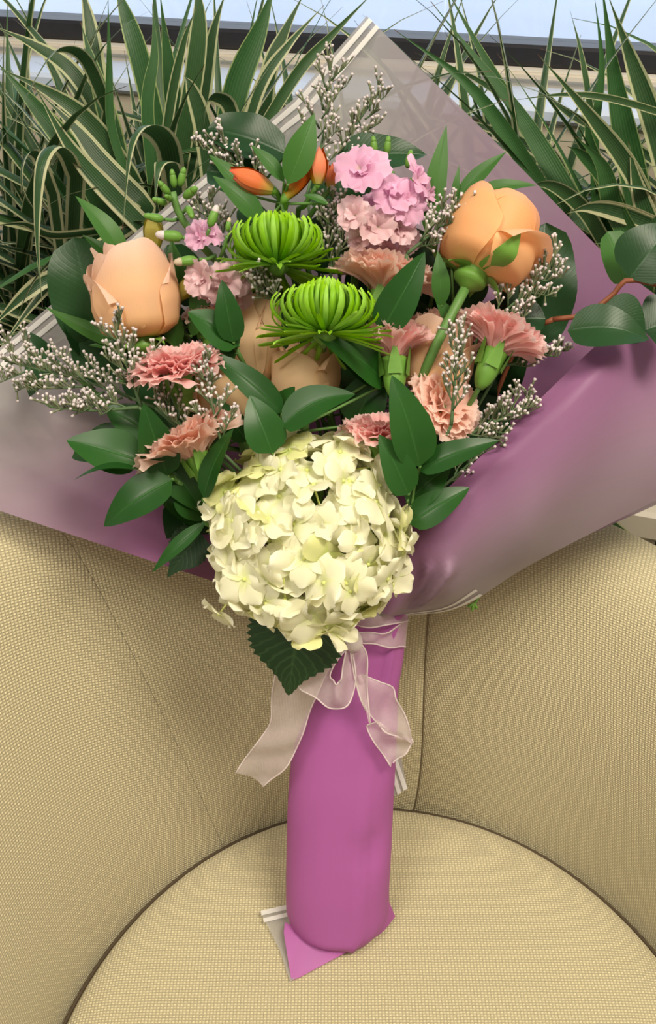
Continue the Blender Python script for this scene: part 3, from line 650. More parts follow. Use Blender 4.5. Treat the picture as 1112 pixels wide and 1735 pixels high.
#            scale, azimuth (0 = to the viewer, + = right), half width, rim roll, height
build_rose('peach rose with pale outer petal standing at the left of the bouquet', 240, 574, .045, vdir(-.13, 1, .16), 74, 152, M_ROSE,
    [(1.0, 22, 1.25, .03, 1.0), (1.02, 115, 1.2, .10, .90), (.98, 235, 1.2, .12, .92), (1.0, 292, 1.0, .20, .74), (.9, -30, .9, .10, .90)], sep=.9)
build_rose('bright orange peach rose on a tall stem at the upper right', 802, 462, .05, vdir(.40, .8, -.10), 82, 128, M_ROSE2,
    [(.98, -62, 1.05, .02, 1.0), (1.06, 62, 1.0, .40, .70), (1.0, 180, 1.2, .12, 1.08), (.94, 125, 1.1, .24, .98), (.90, 10, 1.0, .10, 1.0)], sep=.38, up=(0, 3), back=.005, run=.05)
build_rose('narrow upright cream peach rose left of the lower green chrysanthemum', 437, 652, .025, vdir(-.04, 1, -.02), 42, 150, M_ROSE3,
    [(1.0, -40, 1.15, .12, 1.0), (1.0, 60, 1.0, .16, .94), (1.0, 200, 1.2, .1, .98)])
build_rose('cream peach rose cupped right under the lower green chrysanthemum', 518, 690, .036, vdir(.02, 1, .16), 58, 104, M_ROSE3,
    [(1.0, -28, 1.15, .24, .92), (1.02, 75, 1.0, .26, 1.0), (1.0, 190, 1.2, .12, 1.0)])
build_rose('half hidden cream peach rose behind dark leaves above the hydrangea left shoulder', 402, 722, .030, vdir(-.32, .9, .15), 50, 108, M_ROSE3,
    [(1.0, 0, 1.25, .24, .92), (1.0, 120, 1.2, .12, 1.0), (1.0, 230, 1.2, .16, 1.0)])
build_rose('peach rose between two pink carnations right of the chrysanthemums', 730, 668, .040, vdir(.16, .9, .16), 60, 126, M_ROSE,
    [(1.0, -30, 1.2, .05, 1.0), (1.04, 70, 1.1, .24, .80), (1.0, 185, 1.2, .12, 1.0), (.95, 20, .8, .14, .96)])

# ---- carnations
def carn_petal(seed, ruf=1.0):
    r_ = random.Random(seed); ph = r_.uniform(0, 6); ph2 = r_.uniform(0, 6); nu = 25
    def f(u, v):
        a = u*2-1; fan = .72*(.16+.84*v**.9); ang = a*fan
        l = v*(1-.06*a*a); 
        if v > .99: l *= (1-.05*(int(round(u*(nu-1))) % 2))*(1+.03*math.sin(a*7+ph))
        x = l*math.sin(ang)*1.15; y = l*math.cos(ang)
        z = ruf*.05*v**1.6*math.sin(a*8+ph)+ruf*.03*v*v*math.sin(a*15+ph2)-.30*v**2.5
        return (x, z, y)                                   # petal runs along +Z, outer face towards -Y
    return grid(nu, 8, f)
CP = {}
def carn_meshes(mat):
    if mat.name not in CP:
        CP[mat.name] = [mk('petal', *(lambda t: (t[0], t[1]))(carn_petal(30+i)), mat, carn_petal(30+i)[2]) for i in range(6)]
    return CP[mat.name]
def build_carn(label, px, py, d, axis, Wpx, spread=70, mat=None, spin=0, n=26, calyx=.9, group='pink carnations in the bouquet'):
    """px,py: where the petals leave the calyx; Wpx: petal length"""
    pos = B(px, py, d); k = ppm(pos); Lp = Wpx*1.12/k; M = frame(pos, axis, spin); root = thing('carnation', label, 'flower', M, group); ms = carn_meshes(mat or M_CARN)
    sd = random.Random(sum(map(ord, label)))
    n = int(n*1.35)
    for i in range(n):
        f = ((i+.5)/n); tilt = math.radians(spread)*f**.75+sd.uniform(-.08, .08); az = i*2.399963+sd.uniform(-.2, .2); s = Lp*(.86+.22*f)*sd.uniform(.92, 1.08)
        Mx = Matrix.Rotation(az, 4, 'Z') @ Matrix.Translation((0, -.06*Lp, -.12*Lp)) @ Matrix.Rotation(tilt, 4, 'X') @ Matrix.Rotation(sd.uniform(-.3, .3), 4, 'Z') @ Matrix.Scale(s, 4)
        part('petal', ms[i % 6], root, Mx)
    R = .0085*calyx; Lc = .027*calyx
    P = [(0, 0, z) for z in np.linspace(-Lc, .002, 9)]; V, F = tube(P, [R*.35, R*.62, R*.80, R*.9, R*.96, R, R*1.02, R*1.06, R*1.1], 14, True); part('calyx', mk('calyx', V, F, M_SEPAL), root)
    for i in range(5):
        def g(u, v): x = u*2-1; return (R*1.13+.0025*v, x*R*.62*(1-v**1.6), -.4*Lc+v*.85*Lc)
        V, F, UV = grid(5, 6, g); part('calyx_tooth', mk('calyx_tooth', V, F, M_SEPAL, UV), root, Matrix.Rotation(i*2*math.pi/5+.3, 4, 'Z'))
    stem_to_tie(root, pos-unit(axis)*Lc*.95, axis, .0018)
    return root
build_carn('pink carnation just below the left peach rose', 303, 640, .070, vdir(-.12, .92, .35), 70, 58, M_CARN, .4, 30)
build_carn('pale pink carnation beside the dark leaves left of the hydrangea', 334, 776, .078, vdir(-.42, .85, .12), 84, 42, M_CARN2, 1.2, 24)
build_carn('peachy pink carnation above the lower chrysanthemum, under the pink stock', 648, 500, .035, vdir(.18, .92, .05), 80, 38, M_CARN2, .7, 24)
build_carn('upright pink carnation touching the right side of the lower chrysanthemum', 668, 612, .065, vdir(-.02, 1, -.08), 66, 27, M_CARN, 2.2, 24)
build_carn('small peach carnation peeking out behind the middle right rose', 745, 575, .020, vdir(-.05, 1, .1), 60, 45, M_CARN2, .2, 20)
build_carn('pink carnation with long green calyx under the upper right rose', 838, 600, .060, vdir(.38, .85, -.02), 74, 36, M_CARN, 1.0, 26)
build_carn('pink carnation facing outward above the right hand leaves', 745, 690, .055, vdir(.45, .25, .6), 60, 58, M_CARN2, .1, 22)
build_carn('coral pink carnation tucked at the upper right of the hydrangea', 640, 750, .070, vdir(.06, .9, .3), 56, 46, M_CARN, 1.9, 26)
build_carn('small peach carnation hidden between dark leaves left of the narrow rose', 356, 548, .020, vdir(-.1, 1, .15), 42, 50, M_CARN2, .2, 18)

# ---- chrysanthemums
def build_mum(label, px, py, d, axis, Rpx, n=215):
    pos = B(px, py, d); k = ppm(pos); R = Rpx/k; root = thing('chrysanthemum', label, 'flower', frame(pos, axis), 'green spider chrysanthemums')
    sd = random.Random(n+px)
    for i in range(n):
        k = (i+.5)/n; az = i*2.399963+sd.uniform(-.12, .12); j = sd.uniform(-.05, .05); kk = k**.62
        if k < .17:
            dr = sd.uniform(-.48, .0); P0 = (.06, -.02); P1 = (.60, .02+dr*.3); P2 = (1.05+j*2, dr+.06); P3 = (1.10+j, dr+.16*sd.random())
        else:
            q = (kk-.32)/.68
            P0 = (.06, 0); P1 = (.98-.78*q, -.04+.22*q); P2 = (1.12-.82*q+j, .34+.48*q); P3 = (.86-.84*q+j, .58+.42*q+.5*j)
        C = np.array([P0, P1, P2, P3])*R; w = R*.047*sd.uniform(.85, 1.15)
        V = []; UV = []; nv = 9
        for a in range(nv):
            t = a/(nv-1); b = ((1-t)**3, 3*t*(1-t)**2, 3*t*t*(1-t), t**3); p = sum(c*x for c, x in zip(C, b))
            dt = 3*((C[1]-C[0])*(1-t)**2+2*(C[2]-C[1])*t*(1-t)+(C[3]-C[2])*t*t); dt = dt/np.linalg.norm(dt); nn = np.array([dt[1], -dt[0]])
            ww = w*(.55+.45*math.sin(math.pi*min(1, t*.9+.1)))*(1-.5*max(0, t-.85)/.15)
            for u in (-1, 0, 1):
                off = -nn*w*.55*(abs(u)); V.append((p[0]+off[0], u*ww, p[1]+off[1])); UV.append(((u+1)/2, t))
        part('petal', mk('petal', V, gfaces(3, nv), M_MUM, UV), root, Matrix.Rotation(az, 4, 'Z'))
    V, F = tube([(0, 0, -.16*R), (0, 0, -.06*R), (0, 0, .05*R), (0, 0, .12*R)], [.07*R, .20*R, .20*R, .05*R], 12); part('receptacle', mk('receptacle', V, F, M_SEPAL), root)
    stem_to_tie(root, pos-unit(axis)*.1*R, axis, .0028, None, None, 'stem', .075, .012)
build_mum('upper bright green spider chrysanthemum', 470, 452, .045, vdir(-.04, 1, -.10), 98)
build_mum('lower larger bright green spider chrysanthemum at the centre', 551, 568, .075, vdir(.04, 1, -.10), 102, 250)

# ---- stock spikes
def stock_petals(mat):
    out = []
    for s in range(4):
        r_ = random.Random(70+s); ph = r_.uniform(0, 6)
        def f(u, v):
            a = u*2-1; w = .60*math.sin(math.pi*min(.93, .10+.68*v))**.8; l = v*(1-.10*a*a+.05*math.cos(a*9+ph)*v)
            return (a*w, l, .22*v-.30*v*v+.09*v*math.sin(a*6+ph)-.10*a*a*v)
        V, F, UV = grid(11, 8, f); out.append(mk('petal', V, F, mat, UV))
    return out
SP = {m.name: stock_petals(m) for m in (M_STOCK, M_STOCKP)}
def stock_floret(root, px, py, d, axis, Rpx, mat, sd, n=8, closed=0.0):
    pos = B(px, py, d); R = Rpx/ppm(pos); M = root.matrix_world.inverted() @ frame(pos, axis, sd.uniform(0, 6))
    V, F = tube([(0, 0, -.55*R), (0, 0, -.25*R), (0, 0, .02*R)], [.07*R, .15*R, .13*R], 8)
    fo = part('floret', mk('floret', V, F, M_SEPAL), root, M)
    for i in range(n):
        inner = i >= 5; t = (sd.uniform(.15, .35) if not inner else sd.uniform(.8, 1.1))+closed*(.9 if not inner else .25); s = R*(1.0 if not inner else .62)*sd.uniform(.9, 1.1)
        Mx = Matrix.Rotation(i*2*math.pi/5+(.6 if inner else 0)+sd.uniform(-.2, .2), 4, 'Z') @ Matrix.Rotation(t, 4, 'X') @ Matrix.Scale(s, 4)
        part('petal', SP[mat.name][i % 4], fo, Mx)
def stock_bud(root, px, py, d, axis, Lpx, mat):
    pos = B(px, py, d); L = Lpx/ppm(pos); M = root.matrix_world.inverted() @ frame(pos, axis)
    V, F = tube([(0, 0, L*z) for z in (0, .15, .4, .7, .9)], [.06*L, .20*L, .25*L, .22*L, .15*L], 8); b = part('bud', mk('bud', V, F, M_SEPAL), root, M)
    V, F = tube([(0, 0, L*z) for z in (.72, .9, 1.08, 1.15)], [.19*L, .19*L, .13*L, .03*L], 8); part('bud_tip', mk('bud_tip', V, F, mat), b)
def stalk(root, pts, r, mat=None, name='stem'):
    wpart(name, *tube(catmull([B(*p) for p in pts], 14), r, 7), mat or M_STEM, root)
sd = random.Random(5)
st1 = thing('stock_flower', 'dense pink lilac stock flower spike behind the upper right carnation', 'flower', B(640, 470, .02), 'pink stock flowers')
for px, py, d, ax, r, m in [(612, 288, .052, (-.05, .30, .9), 47, 0), (706, 302, .045, (.75, .25, .45), 36, 0), (668, 330, .050, (.05, .3, .9), 38, 0), (690, 345, .050, (.5, -.1, .8), 36, 0), (602, 366, .055, (-.5, .2, .8), 34, 1),
    (640, 385, .050, (-.1, .0, 1), 36, 1), (612, 400, .045, (-.5, -.2, .7), 28, 1), (675, 385, .045, (.4, -.3, .8), 32, 1), (640, 352, .03, (0, .3, .8), 34, 0), (722, 330, .035, (.9, -.1, .3), 30, 0), (655, 420, .03, (0, -.2, 1), 36, 1), (690, 408, .03, (.5, -.5, .6), 26, 1), (615, 430, .02, (-.4, -.3, .8), 26, 1)]:
    stock_floret(st1, px, py, d, vdir(*ax), r, (M_STOCK, M_STOCKP)[m], sd, 8, .0 if m == 0 else .35)
stalk(st1, [(662, 290, .025), (650, 350, .025), (630, 420, .022), (600, 480, .01), (630, 1040, 0)], .003)
for x, y, ax in ((655, 262, (.1, .9, .3)), (635, 262, (-.1, .9, .3)), (690, 285, (.2, .9, .3))): stock_bud(st1, x, y, .03, vdir(*ax), 26, M_SEPAL)
st2 = thing('stock_flower', 'sparse lilac stock spike with green buds right of the left rose', 'flower', B(400, 520, .02), 'pink stock flowers')
for px, py, d, ax, r, m, c in [(340, 402, .055, (-.5, -.2, .8), 26, 0, .6), (352, 398, .050, (.5, .5, .7), 30, 0, .0), (345, 470, .055, (-.6, -.2, .8), 34, 1, .45), (380, 478, .045, (-.1, -.3, .9), 38, 1, .2), (400, 470, .040, (.2, -.2, .9), 34, 1, .2), (365, 500, .035, (-.3, -.6, .6), 34, 1, .1), (398, 505, .03, (0, -.6, .8), 34, 1, .1)]:
    stock_floret(st2, px, py, d, vdir(*ax), r, (M_STOCK, M_STOCKP)[m], sd, 8 if c < .5 else 6, c)
stalk(st2, [(292, 325, .055), (305, 365, .052), (345, 420, .045), (390, 470, .03), (430, 560, .01), (620, 1040, 0)], .0024)
for x, y, ax, l, m in ((288, 330, (-.5, .5, .6), 26, M_SEPAL), (283, 345, (-.8, .1, .6), 24, M_SEPAL), (296, 318, (-.1, .9, .4), 26, M_SEPAL), (305, 316, (.3, .9, .4), 28, M_SEPAL), (312, 335, (.6, .2, .6), 32, M_SEPAL), (290, 338, (-.2, -.1, 1), 22, M_SEPAL), (318, 350, (.3, -.7, .4), 26, M_SEPAL), (310, 402, (-1, .05, .2), 40, M_STATW), (278, 372, (-.9, .1, .3), 30, M_SEPAL),
        (355, 385, (.35, .9, .1), 34, M_STATW), (335, 440, (-.9, -.2, .3), 36, M_STOCK), (385, 392, (.2, .9, .2), 20, M_STOCK)):
    stock_bud(st2, x, y, .056, vdir(*ax), l, m)
for a, b in (((310, 402), (340, 415)), ((355, 388), (340, 420)), ((338, 440), (365, 432)), ((280, 372), (308, 368)), ((318, 350), (305, 362)), ((385, 400), (372, 440))):
    stalk(st2, [(*a, .056), ((a[0]+b[0])/2, (a[1]+b[1])/2+3, .052), (*b, .045)], .0012, None, 'pedicel')

# ---- alstroemeria
def alst_bud(root, px, py, d, axis, Lpx, fat, mat, spin=0, n=6):
    pos = B(px, py, d); L = Lpx/ppm(pos); M = root.matrix_world.inverted() @ frame(pos, axis, spin)
    V, F = tube([(0, 0, L*z) for z in (-.14, -.05, .04, .12)], [.04*L, .09*L, .10*L, .06*L], 8); fo = part('bud', mk('bud', V, F, M_SEPAL), root, M)
    for i in range(n):
        sc = 1.0 if i % 2 == 0 else .88
        def f(u, v, sc=sc):
            a = u*2-1; r = fat*L*(.25+.75*math.sin(math.pi*(.08+.80*v)))*sc+(.10*fat*L*max(0, v-.8)*5 if sc == 1 else 0); ang = a*.75*(.5+.5*math.sin(math.pi*(.1+.8*v)))*(1-.6*max(0, v-.8)/.2)
            return (r*math.cos(ang), r*math.sin(ang), L*(v*sc-.04*abs(a)**2*v+.02*math.sin(a*9)*v**4))
        V, F, UV = grid(9, 10, f); part('petal', mk('petal', V, F, mat, UV), fo, Matrix.Rotation(i*math.pi/3, 4, 'Z'))
al1 = thing('alstroemeria', 'alstroemeria stem with orange red buds and light green leaves at the top', 'flower', B(470, 400, .01))
alst_bud(al1, 462, 322, .045, vdir(-1, .32, .25), 78, .26, M_ALB); alst_bud(al1, 484, 335, .045, vdir(.62, .80, .15), 82, .20, M_ALB, .5); alst_bud(al1, 538, 312, .05, vdir(.02, .95, .3), 58, .30, M_ALB, .2); alst_bud(al1, 560, 318, .035, vdir(.1, .9, .3), 42, .30, M_ALB, .9)
for a in ([(462, 322, .045), (474, 335, .04), (478, 400, .02), (560, 700, -.005), (630, 1040, 0)], [(486, 338, .045), (480, 370, .03)], [(538, 314, .05), (520, 345, .04), (508, 400, .02), (590, 720, 0), (634, 1040, 0)], [(560, 320, .035), (540, 345, .03), (515, 380, .022)]): stalk(al1, a, .0018)
al2 = thing('alstroemeria', 'closed olive yellow alstroemeria bud behind the left rose', 'flower', B(270, 470, .01)); alst_bud(al2, 262, 424, .038, vdir(.0, 1, .35), 58, .30, M_ALY)
stalk(al2, [(262, 424, .038), (268, 470, .02), (420, 760, -.01), (615, 1040, 0)], .0018)
al3 = thing('alstroemeria', 'dark olive alstroemeria bud under the lilac stock spike', 'flower', B(320, 560, .01)); alst_bud(al3, 300, 508, .035, vdir(.6, .6, .35), 56, .26, M_ALY)
stalk(al3, [(300, 508, .035), (298, 540, .02), (440, 780, -.01), (618, 1040, 0)], .0018)

# ---- hydrangea
hc = B(524, 902, .075); HR = 172/ppm(hc)
hyd = thing('hydrangea', 'large cream white hydrangea head at the front of the bouquet', 'flower', hc-AX*HR)
def hyd_petals(mat):
    out = []
    for s in range(5):
        r_ = random.Random(90+s); ph = r_.uniform(0, 6); cup = r_.uniform(-.35, .30); wd = r_.uniform(.46, .56)
        def f(u, v):
            a = u*2-1; w = wd*math.sin(math.pi*min(.90, .06+.72*v))**.62
            if v > .8: w *= 1-.38*((v-.8)/.2)**2
            return (a*w, v*(1-.16*a*a*v), cup*v*v+.16*a*a*v*(1 if s % 2 else -.6)+.05*v*math.sin(a*4+ph))
        V, F, UV = grid(9, 8, f); out.append(mk('petal', V, F, mat, UV))
    return out
HP, HPG = hyd_petals(M_HYD), hyd_petals(M_HYDG)
def ball(r, n=8, m=5):
    V, F = tube([(0, 0, -r*math.cos(a)) for a in np.linspace(.15, math.pi-.15, m)], [r*math.sin(a) for a in np.linspace(.15, math.pi-.15, m)], n); return V, F
V, F = ball(.0016); V2, F2 = tube([(0, 0, -.020), (0, 0, -.001)], .0007, 5); eb = Bag(); eb.add(V, F); eb.add(V2, F2); EYE = eb.mesh('floret_eye', M_HYDC)
sd = random.Random(21); MH = hyd.matrix_world.inverted(); NF = 190; cnt = 0; dirs = []
for i in range(NF):
    z = 1-2*(i+.5)/NF; a = i*2.399963; r = math.sqrt(1-z*z); v = np.array([r*math.cos(a), r*math.sin(a), z])   # z: towards viewer
    if v[2] < -.35: continue
    dirs.append(v)
for v in dirs:
    v = unit(v+np.array([sd.gauss(0, .06), sd.gauss(0, .06), sd.gauss(0, .04)])); dv = RGT*v[0]+UPV*v[1]-FWD*v[2]
    rad = HR*(sd.uniform(.78, .97)); sx = 1.03; p = hc+(RGT*v[0]*sx+UPV*v[1]*1.03-FWD*v[2]*.72)*rad
    ax = unit(dv+np.array([sd.gauss(0, .36), sd.gauss(0, .36), sd.gauss(0, .36)])); size = sd.uniform(.0135, .0200)
    if v[1] < -.6: size *= 1.1
    fo = part('floret', EYE, hyd, MH @ frame(p, ax, sd.uniform(0, 6.3)))
    green = (v[0] < -.45 and v[1] > .25 and sd.random() < .75) or sd.random() < .10; PS = HPG if green else HP
    for q in range(4):
        part('petal', PS[sd.randrange(5)], fo, Matrix.Rotation(q*math.pi/2+sd.uniform(-.12, .12), 4, 'Z') @ Matrix.Translation((0, .0008, .0004*(q % 2))) @ Matrix.Rotation(sd.uniform(-.30, .35), 4, 'X') @ Matrix.Scale(size*sd.uniform(.9, 1.1), 4))
# two florets hanging loose at the lower left
for x, y, ax, s in ((372, 1040, (-.5, -.7, .4), .0155), (410, 1022, (-.2, -.8, .6), .017)):
    p = B(x, y, .085); fo = part('floret', EYE, hyd, MH @ frame(p, vdir(*ax), .5))
    for q in range(4): part('petal', HP[q], fo, Matrix.Rotation(q*math.pi/2, 4, 'Z') @ Matrix.Rotation(.2, 4, 'X') @ Matrix.Scale(s, 4))
bagh = Bag()                                                # the branching stalks inside the head
root_p = hc-AX*HR*.5-NRM*.05
for v in dirs[::3]:
    dv = RGT*v[0]+UPV*v[1]-FWD*v[2]*.72; bagh.add(*tube(catmull([root_p, hc-AX*HR*.2+dv*HR*.35, hc+dv*HR*.82], 6), .0012, 5))
part('stalks', mk('stalks', local(np.vstack(bagh.V), hyd), bagh.F, M_STEM), hyd, None, None, 'stuff')
stem_to_tie(hyd, root_p, AX, .004, None, B(625, 1050, 0))

# ------------------------------------------------------------------ leaves
def leaf_mesh(b, e, w, nhint, bend=.1, fold=.25, shape='lance', wavy=0.0, nu=9, nv=14, side_bend=0.0):
    b, e = np.asarray(b), np.asarray(e); t = e-b; L = np.linalg.norm(t); t = t/L; s = unit(np.cross(t, nhint)); n = np.cross(s, t); V = []; UV = []
    if shape == 'serrate': nv, nu = 29, 11
    for j in range(nv):
        v = j/(nv-1)
        if shape == 'lance': ww = math.sin(math.pi*v**.80)**.9*(1-.25*v)
        elif shape == 'ovate': ww = math.sin(math.pi*v**.62)**.75
        elif shape == 'round': ww = math.sqrt(max(0, 1-(2*v**.9-1)**2))**.85
        else: ww = math.sin(math.pi*v**.50)**.62*(1-.55*smooth(.45, .92, v))*(1.0 if j % 2 else .90)
        mx = 1.0; ww = max(ww, .012)*w/2
        c = b+t*L*v+n*bend*L*math.sin(math.pi*v)+s*side_bend*L*math.sin(math.pi*v)
        for i in range(nu):
            a = i/(nu-1)*2-1; sh = -0.010*L if (shape == 'serrate' and abs(a) > .9 and j % 2 == 0) else 0
            V.append(c+s*a*ww+n*(fold*ww*abs(a)**1.2+wavy*w*math.sin(v*13+a*2)*abs(a))+t*sh); UV.append((i/(nu-1), v))
    return np.array(V), gfaces(nu, nv), np.array(UV)
def leaf(root, b, e, wpx, d0, d1, mat, shape='lance', bend=.08, fold=.2, roll=0.0, wavy=0.0, sb=0.0, name='leaf'):
    pb, pe = B(*b, d0), B(*e, d1); w = wpx/ppm((pb+pe)/2); t = unit(pe-pb); nh = unit(-FWD*.8+np.array([0, 0, .5])); s = unit(np.cross(t, nh)); nn = np.cross(s, t)
    nh = nn*math.cos(roll)+s*math.sin(roll)
    V, F, UV = leaf_mesh(pb, pe, w, nh, bend, fold, shape, wavy, side_bend=sb)
    return wpart(name, V, F, mat, root, uv=UV)
def sprig(name, label, node, leaves, mat, stemr=.0016, smat=None, cat='foliage', group=None, stem=True, pet=True):
    root = thing(name, label, cat, B(*node), group)
    for L_ in leaves:
        b, e, w, d0, d1 = L_[:5]; kw = L_[5] if len(L_) > 5 else {}
        kw = dict(kw); mm = kw.pop('mat', mat); leaf(root, b, e, w, d0, d1, mm, **kw)
        if pet and math.hypot(b[0]-node[0], b[1]-node[1]) > 6: stalk(root, [(*b, d0), ((b[0]+node[0])/2, (b[1]+node[1])/2, (d0+node[2])/2-.003), node], stemr*.6, smat or M_STEM, 'petiole')
    if stem:
        stalk(root, [node, (node[0]*.75+630*.25, node[1]*.75+1040*.25, node[2]*.5-.01), (node[0]*.3+630*.7, node[1]*.3+1040*.7, -.012), (632, 1044, -.005)], stemr, smat or M_STEM)
    return root
O = dict(shape='ovate')
sprig('ruscus_sprig', 'glossy dark ruscus sprig fanning out at the lower left of the bouquet', (300, 815, .075), [
    ((284, 806), (243, 683), 66, .085, .095, dict(O, bend=.05)), ((240, 782), (113, 746), 80, .082, .080, dict(O, bend=.06)), ((238, 796), (126, 813), 34, .092, .098, dict(shape='lance', bend=.12, roll=.8)),
    ((292, 812), (176, 892), 72, .090, .092, dict(O, bend=.10)), ((275, 770), (344, 868), 66, .070, .065, O), ((222, 742), (122, 776), 70, .066, .060, O), ((255, 735), (178, 690), 64, .066, .066, O), ((300, 830), (352, 880), 60, .07, .055, O)], M_RUSCUS)
sprig('ruscus_sprig', 'single ruscus leaf pointing up between the pale carnation and the hydrangea', (345, 846, .085), [((345, 843), (396, 726), 52, .092, .098, dict(O, bend=.06, roll=-.5))], M_RUSCUS)
sprig('ruscus_sprig', 'ruscus leaves standing above the hydrangea left top', (462, 775, .060), [((462, 768), (424, 670), 70, .090, .085, O), ((478, 700), (352, 596), 50, .075, .070, dict(O, bend=.1)), ((420, 748), (352, 672), 44, .070, .070, O), ((470, 705), (500, 655), 44, .060, .070, O)], M_RUSCUS)
sprig('ruscus_sprig', 'broad ruscus leaf lying across the top of the hydrangea', (486, 735, .075), [((478, 722), (602, 668), 66, .090, .092, dict(O, bend=.05, sb=-.10)), ((600, 720), (652, 620), 80, .05, .05, O), ((655, 650), (535, 566), 62, .060, .080, dict(O, bend=.1)), ((640, 640), (570, 600), 60, .05, .06, O)], M_RUSCUS)
sprig('ruscus_sprig', 'large ruscus sprig at the right of the hydrangea with leaves to the right', (704, 815, .075), [
    ((712, 790), (664, 636), 78, .092, .098, dict(O, bend=.08)), ((692, 838), (642, 736), 60, .094, .098, dict(O, bend=.08)), ((708, 796), (846, 746), 48, .085, .085, dict(O, bend=.10)), ((694, 888), (796, 826), 58, .080, .075, dict(O, bend=.08)), ((690, 852), (765, 786), 62, .072, .070, O)], M_RUSCUS)
sprig('ruscus_sprig', 'dark ruscus leaf rising in front of the peachy upper carnation', (650, 575, .065), [((646, 562), (720, 427), 66, .078, .082, dict(O, bend=.06, roll=.3)), ((660, 590), (690, 500), 44, .045, .045, O)], M_RUSCUS)
sprig('ruscus_sprig', 'dark ruscus leaves left of the narrow cream rose', (400, 590, .045), [((396, 580), (376, 474), 48, .062, .066, O), ((405, 585), (318, 528), 66, .058, .060, dict(O, bend=.1)), ((400, 600), (335, 612), 60, .045, .045, O)], M_RUSCUS)
sprig('ruscus_sprig', 'narrow leaves drooping under the lower left of the hydrangea', (345, 885, .060), [((348, 885), (258, 970), 30, .075, .080, dict(shape='lance')), ((352, 880), (270, 845), 50, .05, .05, O)], M_RUSCUS)
sprig('alstroemeria_foliage', 'light green alstroemeria leaves between the orange buds', (478, 345, .040), [
    ((488, 312), (533, 192), 58, .055, .055, dict(shape='lance', bend=.08, roll=.4)), ((482, 308), (425, 246), 30, .052, .052, dict(shape='lance')), ((448, 380), (360, 298), 46, .045, .050, dict(shape='lance', bend=.1)), ((420, 330), (354, 262), 32, .03, .03, dict(shape='lance')), ((556, 345), (512, 330), 16, .05, .05, dict(shape='lance'))], M_ALST)
sprig('alstroemeria_foliage', 'long light green leaves rising behind the upper right rose', (762, 350, .030), [
    ((722, 395), (757, 212), 42, .03, .03, dict(shape='lance', bend=.05)), ((772, 340), (858, 257), 32, .035, .035, dict(shape='lance')), ((795, 332), (910, 314), 30, .035, .035, dict(shape='lance', bend=.1)), ((768, 345), (778, 280), 14, .035, .035, dict(shape='lance')), ((748, 520), (742, 425), 36, .05, .05, dict(shape='lance')), ((770, 560), (735, 500), 30, .045, .05, dict(shape='lance'))], M_ALST)
sprig('alstroemeria_foliage', 'light green pointed leaf above the left rose', (218, 450, .025), [((216, 446), (128, 332), 46, .030, .032, dict(shape='lance', bend=.1, roll=.3)), ((205, 450), (140, 398), 24, .025, .025, dict(shape='lance')), ((250, 586), (76, 520), 40, .035, .040, dict(shape='lance', bend=-.14)), ((285, 600), (150, 585), 36, .03, .03, dict(shape='lance'))], M_ALST)
sprig('alstroemeria_foliage', 'small upright green leaves under the sparse lilac stock', (300, 560, .02), [((305, 500), (290, 405), 40, .022, .022, dict(shape='lance')), ((340, 545), (330, 470), 34, .03, .03, dict(shape='lance')), ((300, 590), (285, 500), 40, .025, .03, dict(shape='lance')), ((325, 570), (360, 490), 36, .03, .03, dict(shape='lance'))], M_ALST)
R_ = dict(shape='round', bend=.06, wavy=.02)
sprig('salal_sprig', 'big dark round leaf behind the left rose', (190, 585, -.005), [((180, 590), (125, 402), 130, .005, .012, R_)], M_SALAL)
sprig('salal_sprig', 'dark leaf poking out at the far left beneath the statice', (80, 600, .01), [((92, 600), (50, 672), 70, .02, .025, dict(shape='ovate', roll=.3)), ((80, 615), (40, 560), 40, .012, .015, O)], M_SALAL)
sprig('salal_sprig', 'broad dark leaf lying behind the orange buds', (430, 330, -.005), [((485, 262), (352, 218), 92, .0, .005, R_), ((440, 310), (350, 290), 90, .0, .0, R_)], M_SALAL)
sprig('salal_sprig', 'broad dark leaf behind the pink stock flowers', (620, 330, -.005), [((570, 275), (724, 262), 84, .005, .0, dict(shape='ovate', bend=.06, wavy=.02)), ((640, 330), (590, 235), 60, .0, .0, O)], M_SALAL)
sprig('salal_sprig', 'large wavy dark leaf behind the upper right rose', (900, 560, -.005), [((905, 590), (925, 378), 115, .012, .005, dict(shape='round', wavy=.05, bend=.05)), ((860, 545), (925, 540), 66, .03, .032, R_)], M_SALAL)
sl = sprig('salal_branch', 'glossy leaf branch with red brown stem sticking out at the right', (936, 541, .035), [
    ((1016, 524), (1092, 578), 92, .050, .055, dict(shape='ovate', bend=.10, roll=.2)), ((962, 560), (1100, 575), 84, .052, .058, dict(shape='ovate', bend=.16)), ((1066, 472), (1142, 380), 108, .05, .045, dict(shape='ovate', bend=.12)), ((1092, 560), (1165, 545), 110, .045, .04, dict(shape='ovate', bend=.1)), ((1060, 480), (1030, 392), 70, .02, .02, dict(shape='round', mat=M_ALST))], M_SALAL, .0016, M_RSTEM, stem=False, pet=False)
stalk(sl, [(938, 541, .036), (985, 535, .042), (1010, 522, .045), (1040, 498, .047), (1066, 474, .05), (1130, 486, .05)], .0018, M_RSTEM); stalk(sl, [(938, 541, .036), (880, 580, .015), (800, 760, -.01), (640, 1040, 0)], .0018, M_RSTEM)
leaf(hyd, (510, 1030), (489, 1178), 170, .070, .058, M_HYDL, 'serrate', .05, .12, name='leaf'); leaf(hyd, (340, 905), (284, 978), 78, .045, .050, M_HYDL, 'serrate', .05, .12, name='leaf')
